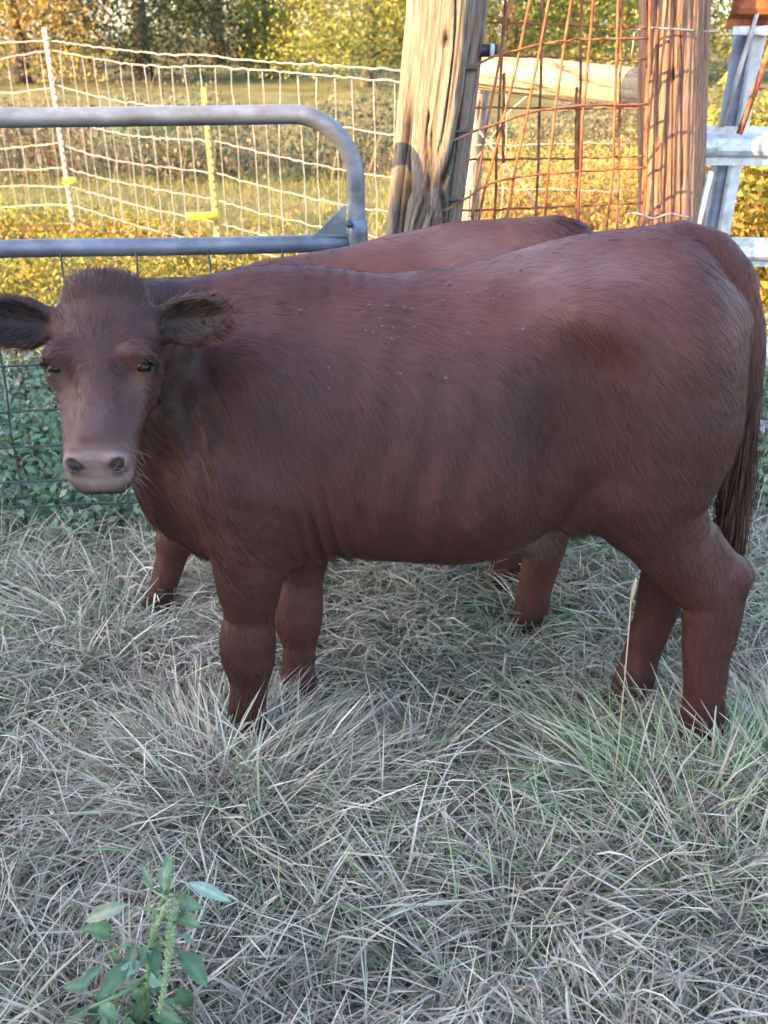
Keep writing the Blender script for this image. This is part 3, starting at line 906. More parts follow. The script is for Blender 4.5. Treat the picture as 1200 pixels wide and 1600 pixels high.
# ------------------------------------------------------------------ rusty wire panels
def panels():
    rng = np.random.default_rng(71)
    yA = lambda u: np.interp(u, [700, 1010], [3.27, 3.31])
    yB = lambda u: np.interp(u, [700, 760, 1010], [3.08, 3.14, 3.24])

    def path(pts, yf, grow=False):
        P = np.array([(690 + a / 3.53, b / 3.53) for a, b in pts], float)
        out = []
        for u, v_ in P:
            out.append(Q(u, v_, float(yf(u))))
        out = np.array(out)
        if grow:                                   # verticals go on, above the picture and to the ground
            d0 = out[0] - out[1]; d1 = out[-1] - out[-2]
            out = np.concatenate([[out[0] + d0 / abs(d0[2]) * (1.95 - out[0][2])], out, [out[-1] + d1 / abs(d1[2]) * (out[-1][2] - 0.05) * np.array((0.25, 0.25, 1))]])
        n = 26
        s = np.r_[0, np.cumsum(np.linalg.norm(np.diff(out, axis=0), axis=1))]
        q = np.linspace(0, s[-1], n)
        r = np.stack([np.interp(q, s, out[:, c]) for c in range(3)], -1)
        for _ in range(2):
            r[1:-1] = (r[:-2] + 2 * r[1:-1] + r[2:]) / 4
        return r + rng.normal(0, 0.0012, r.shape)
    A = empty('rusty_wire_fence', tuple(Q(860, 345, 3.36) * np.array((1, 1, 0))), 'flat rusty square-mesh wire panel between the two big posts', 'wire panel')
    for pts in ([(347, 100), (322, 420), (290, 1230)], [(552, 90), (545, 600), (518, 1230)], [(772, 60), (765, 520), (742, 1230)],
                [(992, 40), (985, 500), (970, 1230)], [(1134, 0), (1128, 600), (1108, 1230)], [(150, 300), (120, 800), (95, 1230)]):
        wire('upright_wire', path(pts, yA, True), 0.0044, M_rust, A, 6)
    for pts in ([(120, 112), (330, 122), (760, 142), (1140, 156)], [(120, 300), (700, 322), (1140, 330)], [(110, 592), (600, 596), (1135, 600)],
                [(90, 880), (600, 876), (1125, 862)], [(60, 1160), (400, 1152), (1115, 1118)], [(60, 1440), (600, 1420), (1110, 1400)], [(60, 1750), (600, 1730), (1100, 1700)], [(60, 2050), (600, 2030), (1100, 2000)]):
        wire('cross_wire', path(pts, yA), 0.0037, M_rust, A, 6)
    B = empty('rusty_wire_fence', tuple(Q(860, 345, 3.25) * np.array((1, 1, 0))), 'bent rusty wire panel leaning in front of the flat wire panel', 'wire panel')
    for pts in ([(374, 0), (330, 300), (180, 1060)], [(486, 0), (430, 300), (350, 640), (215, 1120)], [(592, 0), (545, 240), (480, 600), (365, 1120)],
                [(712, 0), (662, 370), (600, 800), (570, 1200)], [(838, 0), (802, 400), (770, 750), (760, 1200)], [(976, 0), (962, 400), (942, 1000), (910, 1271)], [(1150, 0), (1140, 500), (1120, 1230)]):
        wire('upright_wire', path(pts, yB, True), 0.0042, M_rust, B, 6)
    for pts in ([(40, 420), (300, 310), (540, 243), (760, 216), (1148, 210)], [(20, 800), (130, 742), (500, 612), (800, 580), (1140, 575)],
                [(-20, 1180), (80, 1130), (270, 1000), (600, 955), (1130, 925)], [(-20, 1500), (270, 1350), (600, 1300), (1120, 1270)]):
        wire('cross_wire', path(pts, yB), 0.0037, M_rust, B, 6)
    for pts in ([(345, 400), (340, 900)], [(745, 480), (740, 1050)]):
        wire('doubled_wire', path(pts, lambda u: 3.29), 0.005, M_rust, B, 6)
    # twist ties of pale wire
    t = np.linspace(0, 1, 30)
    P = Q(870, 166, 3.33) + np.c_[t * 0.16, 0.008 * np.cos(t * 25), 0.005 * np.sin(t * 25) + 0.012 * t]
    tag(mesh('wire_tie', *tube(P, 0.0025, 5), M_white), 'pale twisted wire tie at the middle of the rusty panels', 'wire')
    P = Q(1000, 338, 3.30) + np.c_[t * 0.2 - 0.04, 0.008 * np.cos(t * 11), 0.007 * np.sin(t * 11) + 0.02 * (t - 0.5) ** 2]
    tag(mesh('wire_tie', *tube(P, 0.004, 5), M_white), 'pale twisted wire tie at the foot of the round post', 'wire')
    P = np.stack([Q(985, 100, 3.35), Q(992, 52, 3.34), Q(1003, 42, 3.33), Q(1060, 46, 3.325), Q(1105, 49, 3.40), Q(1125, 50, 3.5)])
    tag(mesh('tie_wire', *tube(P, 0.0028, 5), M_white), 'thin pale wire strung across the round post to the rails', 'wire')


panels()


# ------------------------------------------------------------------ ribbed metal rail gate on the right
def rail_gate():
    root = empty('ribbed_rail_gate', tuple(Q(1120, 345, 3.56) * np.array((1, 1, 0))), 'gate of ribbed galvanised rails with a rust-orange top rail', 'gate')
    xs0 = 1.085
    prof = np.array([(0.0, 0.0), (-0.006, 0.0), (-0.006, 0.024), (-0.030, 0.036), (-0.036, 0.05), (-0.036, 0.075), (-0.030, 0.089), (-0.006, 0.101), (-0.006, 0.125), (0, 0.125)])
    back = prof[::-1] + np.array((0.004, 0))
    ring = np.concatenate([prof, back + np.array((0.002, 0))])

    def rail(z, x0, x1, h, mat, label=None, taper=True):
        n = 16
        x = np.linspace(x0, x1, n)
        V = []
        for i, xx in enumerate(x):
            k = 1.0
            V.append(np.c_[np.full(len(ring), xx), 3.53 - 0.05 * (xx - xs0) + ring[:, 0], z + 0.002 * math.sin(xx * 3) + (ring[:, 1] - 0.0625) * h / 0.125])
        m = len(ring)
        V = np.concatenate(V)
        F = [(i * m + j, i * m + (j + 1) % m, (i + 1) * m + (j + 1) % m, (i + 1) * m + j) for i in range(n - 1) for j in range(m)]
        F += [tuple(range(m))[::-1], tuple((n - 1) * m + j for j in range(m))]
        o = mesh('rail', V, F, mat, root, smooth=False)
        if label: o['label'] = label
        return o
    r = rail(1.219, 1.07, 4.2, 0.125, M_galv)
    rail(1.65, 1.11, 4.2, 0.15, M_rustrail, 'rust-orange ribbed top rail')
    rail(0.865, 1.115, 4.2, 0.10, M_galv)
    rail(0.50, 1.115, 4.2, 0.10, M_galv)
    rail(0.18, 1.115, 4.2, 0.10, M_galv)
    # rounded end cap on the middle rail
    V, F = tube(np.array([(1.005, 3.515, 1.225), (1.025, 3.515, 1.225), (1.065, 3.508, 1.222), (1.12, 3.503, 1.219)]), [0.045, 0.056, 0.060, 0.058], 14, flat=0.55)
    V2 = V.copy()
    mesh('rail_end', V2, F, M_galv, r)
    V, F = tube(np.array([(1.04, 3.495, 1.228), (1.04, 3.472, 1.228)]), 0.008, 8); mesh('bolt', V, F, M_panelwire, r)
    # flat bar under the rusty rail
    v, f = box((2.65, 3.45, 1.570), (3.05, 0.035, 0.028), -0.05); mesh('flat_bar', v, f, M_galv, root, smooth=False)
    # uprights
    def up(a, b, r_, mat, nm='upright', s=12):
        V, F = tube(np.array([a, (np.array(a) + b) / 2, b]), r_, s)
        return mesh(nm, V, F, mat, root)
    up((1.145, 3.60, -0.1), (1.20, 3.60, 1.62), 0.034, M_tube)
    v, f = box((1.205, 3.56, 0.80), (0.038, 0.05, 1.65)); V = v.copy(); V[:, 0] += (V[:, 2] - 0.8) * 0.03
    mesh('angle_upright', V, f, M_galv, root, smooth=False)
    up((1.185, 3.47, 1.26), (1.255, 3.47, 1.57), 0.011, M_rust, 'rusty_rod', 8)
    up((1.135, 3.50, 1.28), (1.195, 3.50, 1.62), 0.008, M_white, 'tie_rod', 8)
    up((1.51, 3.50, 1.28), (1.51, 3.50, 1.57), 0.009, M_galv, 'upright', 8)
    up((1.015, 3.34, 0.70), (1.085, 3.40, 1.15), 0.012, M_galv, 'latch_rod', 8)
    up((3.9, 3.45, -0.1), (3.9, 3.45, 1.75), 0.034, M_tube)


rail_gate()


# ------------------------------------------------------------------ calves: one continuous body each, grown from a smooth distance field
class Field:
    def __init__(self, lo, hi, h):
        self.lo = np.array(lo, float); self.h = h
        self.n = np.ceil((np.array(hi) - self.lo) / h).astype(int) + 1
        self.a = np.full(self.n, 1.0, np.float32)

    def sub(self, lo, hi):
        i0 = np.clip(np.floor((np.array(lo) - self.lo) / self.h).astype(int), 0, self.n)
        i1 = np.clip(np.ceil((np.array(hi) - self.lo) / self.h).astype(int) + 1, 0, self.n)
        sl = tuple(slice(a, b) for a, b in zip(i0, i1))
        ax = [(self.lo[c] + self.h * np.arange(i0[c], i1[c])).astype(np.float32) for c in range(3)]
        return sl, ax[0][:, None, None], ax[1][None, :, None], ax[2][None, None, :]

    def put(self, sl, d, k, op='add'):
        a = self.a[sl]
        if op == 'add':
            hh = np.maximum(k - np.abs(a - d), 0) / k
            self.a[sl] = np.minimum(a, d) - hh * hh * k * 0.25
        else:
            d = -d
            hh = np.maximum(k - np.abs(a - d), 0) / k
            self.a[sl] = np.maximum(a, d) + hh * hh * k * 0.25

    def cone(self, a, b, r1, r2, k=0.03, fl=None, op='add'):
        a, b = np.array(a, float), np.array(b, float)
        m = max(r1, r2) * (1 if fl is None else max(1, fl)) + k + 4 * self.h
        sl, X, Y, Z = self.sub(np.minimum(a, b) - m, np.maximum(a, b) + m)
        ba = b - a
        t = np.clip(((X - a[0]) * ba[0] + (Y - a[1]) * ba[1] + (Z - a[2]) * ba[2]) / max(ba.dot(ba), 1e-9), 0, 1)
        qy = Y - a[1] - t * ba[1]
        if fl is not None:
            qy = qy / fl
        d = np.sqrt((X - a[0] - t * ba[0]) ** 2 + qy ** 2 + (Z - a[2] - t * ba[2]) ** 2) - (r1 + t * (r2 - r1))
        self.put(sl, d, k, op)

    def chain(self, pts, k=0.03, fl=None):
        """one limb: its own segments meet without swelling, the whole blends into the body"""
        P = np.array([p[:3] for p in pts], float); rr = np.array([p[3] for p in pts], float)
        n = 8 * (len(P) - 1) + 1                      # smooth the polyline and its radii
        t0 = np.arange(len(P)); t1 = np.linspace(0, len(P) - 1, n)
        C = np.stack([np.interp(t1, t0, P[:, c]) for c in range(3)] + [np.interp(t1, t0, rr)], -1)
        for _ in range(3):
            C[1:-1] = (C[:-2] + 2 * C[1:-1] + C[2:]) / 4
        C = C[::2]
        m = rr.max() + k + 4 * self.h
        sl, X, Y, Z = self.sub(P.min(0) - m, P.max(0) + m)
        best = None
        for a, b in zip(C[:-1], C[1:]):
            ba = b[:3] - a[:3]
            t = np.clip(((X - a[0]) * ba[0] + (Y - a[1]) * ba[1] + (Z - a[2]) * ba[2]) / max(ba.dot(ba), 1e-9), 0, 1)
            qy = (Y - a[1] - t * ba[1]) / (fl or 1.0)
            d = np.sqrt((X - a[0] - t * ba[0]) ** 2 + qy ** 2 + (Z - a[2] - t * ba[2]) ** 2) - (a[3] + t * (b[3] - a[3]))
            best = d if best is None else np.minimum(best, d)
        self.put(sl, best.astype(np.float32), k)

    def ell(self, c, r, k=0.03, R=None, op='add'):
        c, r = np.array(c, float), np.array(r, float)
        m = (r.max() if R is not None else r) + k + 4 * self.h
        sl, X, Y, Z = self.sub(c - m, c + m)
        x, y, z = X - c[0], Y - c[1], Z - c[2]
        if R is not None:
            x, y, z = (R[i][0] * x + R[i][1] * y + R[i][2] * z for i in range(3))
        k0 = np.sqrt((x / r[0]) ** 2 + (y / r[1]) ** 2 + (z / r[2]) ** 2)
        k1 = np.sqrt((x / r[0] ** 2) ** 2 + (y / r[1] ** 2) ** 2 + (z / r[2] ** 2) ** 2)
        self.put(sl, k0 * (k0 - 1) / np.maximum(k1, 1e-6), k, op)

    def mesh(self):
        a = self.a; n = self.n
        ins = a < 0
        c = np.zeros(n - 1, np.int8)
        for dx in (0, 1):
            for dy in (0, 1):
                for dz in (0, 1):
                    c += ins[dx:n[0] - 1 + dx, dy:n[1] - 1 + dy, dz:n[2] - 1 + dz]
        act = (c > 0) & (c < 8)
        I = np.argwhere(act)
        idx = np.full(n - 1, -1, np.int32); idx[act] = np.arange(len(I))
        cor = {}
        for dx in (0, 1):
            for dy in (0, 1):
                for dz in (0, 1):
                    cor[dx, dy, dz] = a[I[:, 0] + dx, I[:, 1] + dy, I[:, 2] + dz]
        acc = np.zeros((len(I), 3)); cnt = np.zeros(len(I))
        ks = list(cor)
        for p in ks:
            for axn in range(3):
                if p[axn]: continue
                q = tuple(1 if i == axn else p[i] for i in range(3))
                A, B = cor[p], cor[q]
                x = (A < 0) != (B < 0)
                t = np.where(x, A / np.where(x, A - B, 1), 0)
                pos = np.tile(np.array(p, float), (len(I), 1)); pos[:, axn] = t
                acc[x] += pos[x]; cnt[x] += 1
        V = self.lo + self.h * (I + acc / cnt[:, None])
        Fs = []
        for axn in range(3):
            s0 = [slice(1, n[i] - 1) for i in range(3)]; s0[axn] = slice(0, n[axn] - 1)
            s1 = list(s0); s1[axn] = slice(1, n[axn])
            A, B = ins[tuple(s0)], ins[tuple(s1)]
            E = np.argwhere(A != B)
            if not len(E): continue
            off = np.array([1, 1, 1]); off[axn] = 0
            G = E + off
            u, v = (axn + 1) % 3, (axn + 2) % 3
            def cell(du, dv):
                g = G.copy(); g[:, u] -= du; g[:, v] -= dv
                return idx[g[:, 0], g[:, 1], g[:, 2]]
            q = np.stack([cell(1, 1), cell(0, 1), cell(0, 0), cell(1, 0)], -1)
            flip = ~A[tuple(E.T)]
            q[flip] = q[flip][:, ::-1]
            Fs.append(q)
        return V, np.concatenate(Fs)


def poly_dist(P, pts):
    best = np.full(len(P), 9.0)
    for a, b in zip(pts[:-1], pts[1:]):
        a, b = np.array(a[:3]), np.array(b[:3]); ba = b - a
        t = np.clip((P - a) @ ba / ba.dot(ba), 0, 1)
        best = np.minimum(best, np.linalg.norm(P - a - t[:, None] * ba, axis=1))
    return best


def calf(spec):
    s, ox, yc, h = spec['s'], spec['ox'], spec['yc'], spec['h']
    W_ = lambda x, y, z: (ox + s * x, yc + s * y, s * z)
    Fd = Field(spec['lo'], spec['hi'], h)
    # trunk, lofted along x
    st = np.array(spec['trunk'])            # x, top, bottom, half width
    sl, X, Y, Z = Fd.sub((ox + s * -0.62, yc - 0.45 * s, 0.35 * s), (ox + s * 0.86, yc + 0.45 * s, 1.32 * s))
    x, y, z = (X - ox) / s, (Y - yc) / s, Z / s
    xf = np.linspace(-0.7, 0.95, 331)
    def prof(c):
        v = np.interp(xf, st[:, 0], st[:, c]); kk = np.ones(15) / 15
        return np.convolve(np.pad(v, 7, 'edge'), kk, 'valid')
    T, Bt, Wd = (np.interp(x.ravel(), xf, prof(c)).reshape(x.shape) for c in (1, 2, 3))
    zc, hh = (T + Bt) / 2, (T - Bt) / 2
    sv = np.clip((z - zc) / hh, -1, 1)
    w = Wd * (1 - 0.17 * sv - 0.10 * sv * sv)
    ex = 2.25
    g = (np.abs(y / w) ** ex + np.abs((z - zc) / hh) ** ex) ** (1 / ex)
    d = (g - 1) * np.minimum(w, hh) * 0.9
    xa, xb = st[0, 0], st[-1, 0]
    d = np.maximum(d, np.maximum(xa - x, x - xb))
    Fd.put(sl, (d * s).astype(np.float32), 0.02)
    # muscle masses
    for sy in (-1, 1):
        E = lambda c, r, k=0.05, **kw: Fd.ell(W_(c[0], sy * c[1], c[2]), np.array(r) * s, k * s, **kw)
        E((-0.235, 0.125, 0.80), (0.125, 0.08, 0.24), 0.07)
        E((-0.33, 0.10, 0.74), (0.09, 0.075, 0.13), 0.07)
        E((0.545, 0.125, 0.90), (0.155, 0.105, 0.25), 0.09)
        E((0.50, 0.150, 0.735), (0.085, 0.070, 0.12), 0.07)
        E((0.395, 0.170, 1.09), (0.060, 0.045, 0.035), 0.10)
        E((0.655, 0.085, 1.05), (0.045, 0.04, 0.06), 0.06)
        E((0.350, 0.265, 0.87), (0.055, 0.040, 0.13), 0.11, op='cut')     # flank hollow
        Fd.cone(W_(0.47, sy * 0.185, 0.74), W_(0.39, sy * 0.150, 0.650), 0.030 * s, 0.020 * s, 0.05 * s)   # skin fold of the flank
    for leg in spec['legs']:
        pts = [W_(*p[:3]) + (p[3] * s,) for p in leg]
        Fd.chain(pts, 0.035 * s, fl=0.86)
    for p, q in spec.get('hocks', []):
        Fd.cone(W_(*p[:3]), W_(*q[:3]), p[3] * s, q[3] * s, 0.03 * s)
    for ch in spec['neck']:
        Fd.chain([W_(*p[:3]) + (p[3] * s,) for p in ch], 0.07 * s)
    Fd.ell(W_(0.275, 0, 0.555), np.array((0.10, 0.045, 0.045)) * s, 0.05 * s)
    tail = [W_(*p[:3]) + (p[3] * s,) for p in spec['tail']]
    Fd.chain(tail, 0.010 * s)
    # head
    O = np.array(spec['poll']); hs = spec['hs']
    A = unit(np.array(spec['axis'], float))
    N = np.array(spec['normal'], float); N = unit(N - A * N.dot(A))
    Rr = np.cross(N, A) if spec.get('flip') else -np.cross(N, A)
    if Rr[0] < 0 and not spec.get('keep_r'): Rr = -Rr
    M = np.stack([Rr, N, A])
    Hh = lambda r, n, t: O + hs * (r * Rr + n * N + t * A)
    el = lambda c, r, k=0.03, **kw: Fd.ell(Hh(*c), np.array(r) * hs, k * hs, R=M, **kw)
    hst = np.array([(-0.01, -0.02, -0.09, 0.062), (0.02, -0.006, -0.12, 0.086), (0.06, 0.000, -0.148, 0.095), (0.11, 0.004, -0.168, 0.094), (0.16, 0.001, -0.170, 0.090), (0.21, -0.006, -0.148, 0.086),
                    (0.26, -0.011, -0.122, 0.076), (0.30, -0.011, -0.110, 0.070), (0.325, -0.010, -0.106, 0.0690), (0.350, -0.024, -0.103, 0.066), (0.372, -0.046, -0.100, 0.058), (0.388, -0.068, -0.094, 0.036)])
    sl, X, Y, Z = Fd.sub(Hh(0, -0.08, 0.18) - 0.30, Hh(0, -0.08, 0.18) + 0.30)
    X, Y, Z = X - O[0], Y - O[1], Z - O[2]
    hr, hn, ht = ((M[i][0] * X + M[i][1] * Y + M[i][2] * Z) / hs for i in range(3))
    tf = np.linspace(-0.05, 0.45, 251)
    def hp(c):
        v = np.interp(tf, hst[:, 0], hst[:, c]); return np.convolve(np.pad(v, 6, 'edge'), np.ones(13) / 13, 'valid')
    nt_, nb_, nw_ = (np.interp(ht.ravel(), tf, hp(c)).reshape(ht.shape) for c in (1, 2, 3))
    nc_, nh_ = (nt_ + nb_) / 2, (nt_ - nb_) / 2
    sv = np.clip((hn - nc_) / nh_, -1, 1)
    nw_ = nw_ * (0.97 + 0.12 * sv)
    gg = (np.abs(hr / nw_) ** 2.15 + np.abs((hn - nc_) / nh_) ** 2.15) ** (1 / 2.15)
    dd = (gg - 1) * np.minimum(nw_, nh_) * 0.9
    dd = np.maximum(dd, np.maximum(-0.01 - ht, ht - 0.388))
    Fd.put(sl, (dd * hs).astype(np.float32), 0.03 * hs)
    el((0, -0.032, -0.006), (0.060, 0.034, 0.032), 0.05)               # poll
    el((0, -0.018, 0.25), (0.030, 0.020, 0.085), 0.03)                 # nasal bridge
    el((0, -0.100, 0.335), (0.040, 0.016, 0.036), 0.02)               # chin
    for sy in (-1, 1):
        el((sy * 0.062, -0.110, 0.130), (0.032, 0.055, 0.070), 0.05)  # cheek
        el((sy * 0.077, -0.030, 0.152), (0.025, 0.030, 0.036), 0.025) # orbit
        el((sy * 0.070, -0.010, 0.128), (0.028, 0.017, 0.018), 0.020) # brow
        el((sy * 0.062, -0.010, 0.212), (0.014, 0.016, 0.045), 0.03, op='cut')   # tear trough
        el((sy * 0.0945, -0.011, 0.161), (0.014, 0.013, 0.0085), 0.004, op='cut') # eye opening
        el((sy * 0.090, -0.009, 0.1450), (0.014, 0.017, 0.0085), 0.006) # upper lid
        el((sy * 0.040, -0.020, 0.345), (0.018, 0.015, 0.018), 0.02)             # nostril wing
    el((0, 0.004, 0.318), (0.036, 0.008, 0.008), 0.02, op='cut')      # crease over the nose pad
    el((0, -0.088, 0.392), (0.05, 0.004, 0.035), 0.008, op='cut')      # mouth
    for sy in (-1, 1):
        cc, ss_ = math.cos(0.6 * sy), math.sin(0.6 * sy)
        dn, dp = unit(A - 0.45 * N), unit(0.45 * A + N)
        Rn = np.stack([cc * Rr - ss_ * dn, dp, ss_ * Rr + cc * dn])
        Fd.ell(Hh(sy * 0.037, -0.016, 0.352), np.array((0.0180, 0.026, 0.0105)) * hs, 0.005 * hs, R=Rn, op='cut')
    # ears
    ears = []
    for sy in (-1, 1):
        e = unit(Rr * sy * 1.0 - N * spec.get('ear_back', 0.18) + A * spec.get('ear_drop', -0.10))
        nn = unit(np.cross(e, A) * (1 if np.cross(e, A).dot(N) > 0 else -1) * 1.0 + A * 0.45)
        nn = unit(nn - e * nn.dot(e)); ww = np.cross(e, nn)
        Re = np.stack([e, ww, nn])
        b = Hh(sy * 0.075, -0.072, 0.052)
        Fd.cone(b - e * 0.01, b + e * 0.045 * hs, 0.030 * hs, 0.024 * hs, 0.03 * hs)
        c = b + e * 0.098 * hs
        Fd.ell(c, np.array((0.084, 0.050, 0.021)) * hs, 0.012 * hs, R=Re)
        Fd.ell(c + nn * 0.018 * hs + e * 0.006, np.array((0.070, 0.037, 0.019)) * hs, 0.008 * hs, R=Re, op='cut')
        ears.append((b, e, nn, ww, c))
    V, Fc = Fd.mesh()

    def normals(V):
        a, b, c, dq = (V[Fc[:, i]] for i in range(4))
        fn = np.cross(c - a, dq - b)
        vn = np.zeros_like(V)
        for i in range(4):
            for c_ in range(3):
                vn[:, c_] += np.bincount(Fc[:, i], fn[:, c_], len(V))
        return unit(vn)
    vn = normals(V)
    fx, fy, fz = (V[:, 0] - ox) / s, (V[:, 1] - yc) / s, V[:, 2] / s
    g = lambda x0, sx, z0, sz: np.exp(-(((fx - x0) / sx) ** 2 + ((fz - z0) / sz) ** 2))
    hq = (V - O) @ M.T / hs
    offhead = (np.abs(hq - np.array((0, -0.08, 0.17))) > np.array((0.13, 0.12, 0.24))).any(1)
    wv_ = fbm(V, 9, 17)
    dsp = -0.006 * g(-0.385, 0.07, 0.86, 0.17) * np.sin((fx * 1.0 + 0.28 * fz) * 105 + wv_ * 5) * offhead
    dsp += 0.007 * g(-0.125, 0.05, 0.63, 0.09) * np.sin(fx * 190 + fz * 25 + wv_ * 4)
    dsp += 0.0035 * g(0.08, 0.16, 0.80, 0.16) * np.sin(fx * 78 - fz * 18 + wv_ * 2)
    dsp += 0.012 * (fbm(V, 5.5, 27, 2) - 0.5) * np.clip((fz - 0.5) / 0.1, 0, 1) * offhead
    V = V + vn * (dsp * s)[:, None]

    # ---------------------------------------------------------------- colour by region
    lo = (V - O) @ M.T / hs                                           # head coordinates r, n, t
    base = np.array(spec['tone'])
    C = np.tile(base, (len(V), 1)) * (0.80 + 0.42 * fbm(V, 7.0, 33))[:, None]
    onhead = np.exp(-(np.maximum(np.abs(lo[:, 0]) - 0.11, 0) + np.maximum(np.abs(lo[:, 1] + 0.08) - 0.11, 0) + np.maximum(np.abs(lo[:, 2] - 0.17) - 0.23, 0)) * 60)
    pad = np.clip((lo[:, 2] - 0.322) / 0.012, 0, 1) * np.clip((lo[:, 1] + 0.074) / 0.01, 0, 1) * (onhead > 0.6) * np.clip((0.066 - np.abs(lo[:, 0])) / 0.008, 0, 1)
    ring = np.clip((lo[:, 2] - 0.29) / 0.03, 0, 1) * (onhead > 0.6)
    C = C * (1 - 0.5 * ring[:, None]) + 0.5 * ring[:, None] * np.array((0.15, 0.080, 0.058))
    C = C * (1 - pad[:, None]) + pad[:, None] * np.array((0.215, 0.14, 0.13)) * (0.8 + 0.4 * vnoise(V, 260, 3)[:, None])
    lip = np.clip((lo[:, 2] - 0.335) / 0.02, 0, 1) * np.clip((-0.050 - lo[:, 1]) / 0.014, 0, 1) * (onhead > 0.6)
    C = C * (1 - 0.65 * lip[:, None])
    face = np.exp(-((lo[:, 0] / 0.05) ** 2 + ((lo[:, 2] - 0.14) / 0.06) ** 2)) * (lo[:, 1] > -0.05) * (onhead > 0.6)
    C = C * (1 - 0.32 * face[:, None])
    bridge = np.exp(-((lo[:, 0] / 0.028) ** 2 + ((lo[:, 2] - 0.27) / 0.05) ** 2)) * (lo[:, 1] > -0.05) * (onhead > 0.6)
    C = C * (1 - 0.4 * bridge[:, None]) + 0.4 * bridge[:, None] * np.array((0.15, 0.09, 0.085))
    for sy in (-1, 1):
        q = np.exp(-(((lo - np.array((sy * 0.037, -0.030, 0.352))) / np.array((0.0175, 0.020, 0.0135))) ** 2).sum(1))
        C = C * (1 - 0.95 * q[:, None])
        q = np.exp(-(((lo - np.array((sy * 0.076, -0.018, 0.188))) / np.array((0.016, 0.03, 0.018))) ** 2).sum(1))
        C = C * (1 - 0.6 * q[:, None]) + 0.6 * q[:, None] * np.array((0.15, 0.095, 0.065))
        q = np.exp(-(((lo - np.array((sy * 0.090, -0.012, 0.158))) / np.array((0.014, 0.018, 0.018))) ** 4).sum(1))
        C = C * (1 - 0.8 * q[:, None])
    earm = np.zeros(len(V)); earin = np.zeros(len(V))
    for b, e, nn, ww, c in ears:
        q = V - c
        l = np.stack([q @ e / (0.094 * hs), q @ ww / (0.052 * hs), q @ nn / (0.024 * hs)], -1)
        m = (np.abs(l) < 1.08).all(1) & ((V - b) @ e > 0.012) & (np.hypot(l[:, 0], l[:, 1]) < 1.12)
        earm[m] = 1
        inn = m & (np.hypot(l[:, 0] * 1.1, l[:, 1] * 1.15) < 0.85) & (l[:, 2] > -0.2)
        earin[inn] = 1
    C[earm > 0] *= 0.8
    C[earin > 0] = C[earin > 0] * 0.38
    td = poly_dist(V, tail)
    tz = V[:, 2] / s
    lx = (V[:, 0] - ox) / s; ly = (V[:, 1] - yc) / s
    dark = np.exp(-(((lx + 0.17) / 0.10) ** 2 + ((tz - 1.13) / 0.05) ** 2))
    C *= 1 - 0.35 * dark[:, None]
    nav = np.exp(-(((lx - 0.335) / 0.085) ** 2 + ((tz - 0.575) / 0.05) ** 2))
    C = C * (1 - 0.75 * nav[:, None]) + 0.75 * nav[:, None] * np.array((0.22, 0.16, 0.115))
    gre = np.exp(-(((lx - 0.30) / 0.16) ** 2 + ((tz - 1.17) / 0.035) ** 2)) * fbm(V, 14, 12)
    C = C * (1 - 0.5 * gre[:, None]) + 0.5 * gre[:, None] * np.array((0.20, 0.15, 0.14))
    pt = fbm(V + 5.0, 3.2, 91, 3)
    C *= (0.82 + 0.34 * np.clip((pt - 0.3) / 0.4, 0, 1))[:, None]                     # uneven, patchy coat
    top_light = np.clip((tz - 0.92) / 0.2, 0, 1) * (1 - np.clip((-0.26 - lx) / 0.08, 0, 1))
    C *= 1 + top_light[:, None] * np.array((0.30, 0.22, 0.18))  # warm light along the upper back, put into the coat colour
    belly_shade = np.clip((0.60 - tz) / 0.10, 0, 1) * (np.abs(ly) < 0.14) * (tz > 0.44)
    C *= 1 - 0.35 * belly_shade[:, None]  # shade under the belly, darkened into the coat colour
    neck_shade = np.clip((-0.27 - lx) / 0.08, 0, 1) * (onhead < 0.3) * (earm < 1)
    C *= 1 - 0.25 * neck_shade[:, None]  # coat colour darkened to paint the shade on the neck behind the head
    hoof = tz < 0.055
    C[hoof] = np.array((0.03, 0.022, 0.02))
    root = empty(spec['name'], (ox + s * 0.1, yc, 0), spec['label'], 'calf', spec.get('group'))
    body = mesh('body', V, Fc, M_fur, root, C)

    # ---------------------------------------------------------------- eyes
    if spec.get('eyes', True):
        for sy in (-1, 1):
            u_, v_ = np.meshgrid(np.linspace(0, np.pi, 13), np.linspace(0, 2 * np.pi, 20, endpoint=False), indexing='ij')
            Sp = np.stack([np.sin(u_) * np.cos(v_), np.sin(u_) * np.sin(v_), np.cos(u_)], -1).reshape(-1, 3) * 0.0138 * hs
            cen = Hh(sy * 0.0815, -0.0190, 0.160)
            i, j = np.meshgrid(np.arange(12), np.arange(20), indexing='ij'); i, j = i.ravel(), j.ravel(); k = (j + 1) % 20
            mesh('eye', Sp + cen, np.stack([i * 20 + j, (i + 1) * 20 + j, (i + 1) * 20 + k, i * 20 + k], -1), M_eye, root)

    # ---------------------------------------------------------------- coat
    rng = np.random.default_rng(spec['seed'])
    a, b, c, dq = (V[Fc[:, i]] for i in range(4))
    fn = np.cross(c - a, dq - b); ar = np.linalg.norm(fn, axis=1) * 0.5; fn = fn / np.maximum(ar * 2, 1e-12)[:, None]
    vn = normals(V)
    n = spec['hairs']
    padf = pad[Fc].mean(1); hf = hoof[Fc].any(1)
    eyef = np.zeros(len(Fc))
    for sy in (-1, 1):
        eyef = np.maximum(eyef, np.exp(-(((lo[Fc[:, 0]] - np.array((sy * 0.090, -0.012, 0.158))) / np.array((0.02, 0.018, 0.017))) ** 2).sum(1)))
    wt = ar * (padf < 0.3) * (~hf) * (eyef < 0.45) * (1 + 0.6 * (onhead[Fc[:, 0]] > 0.6))
    fi = rng.choice(len(Fc), n, p=wt / wt.sum())
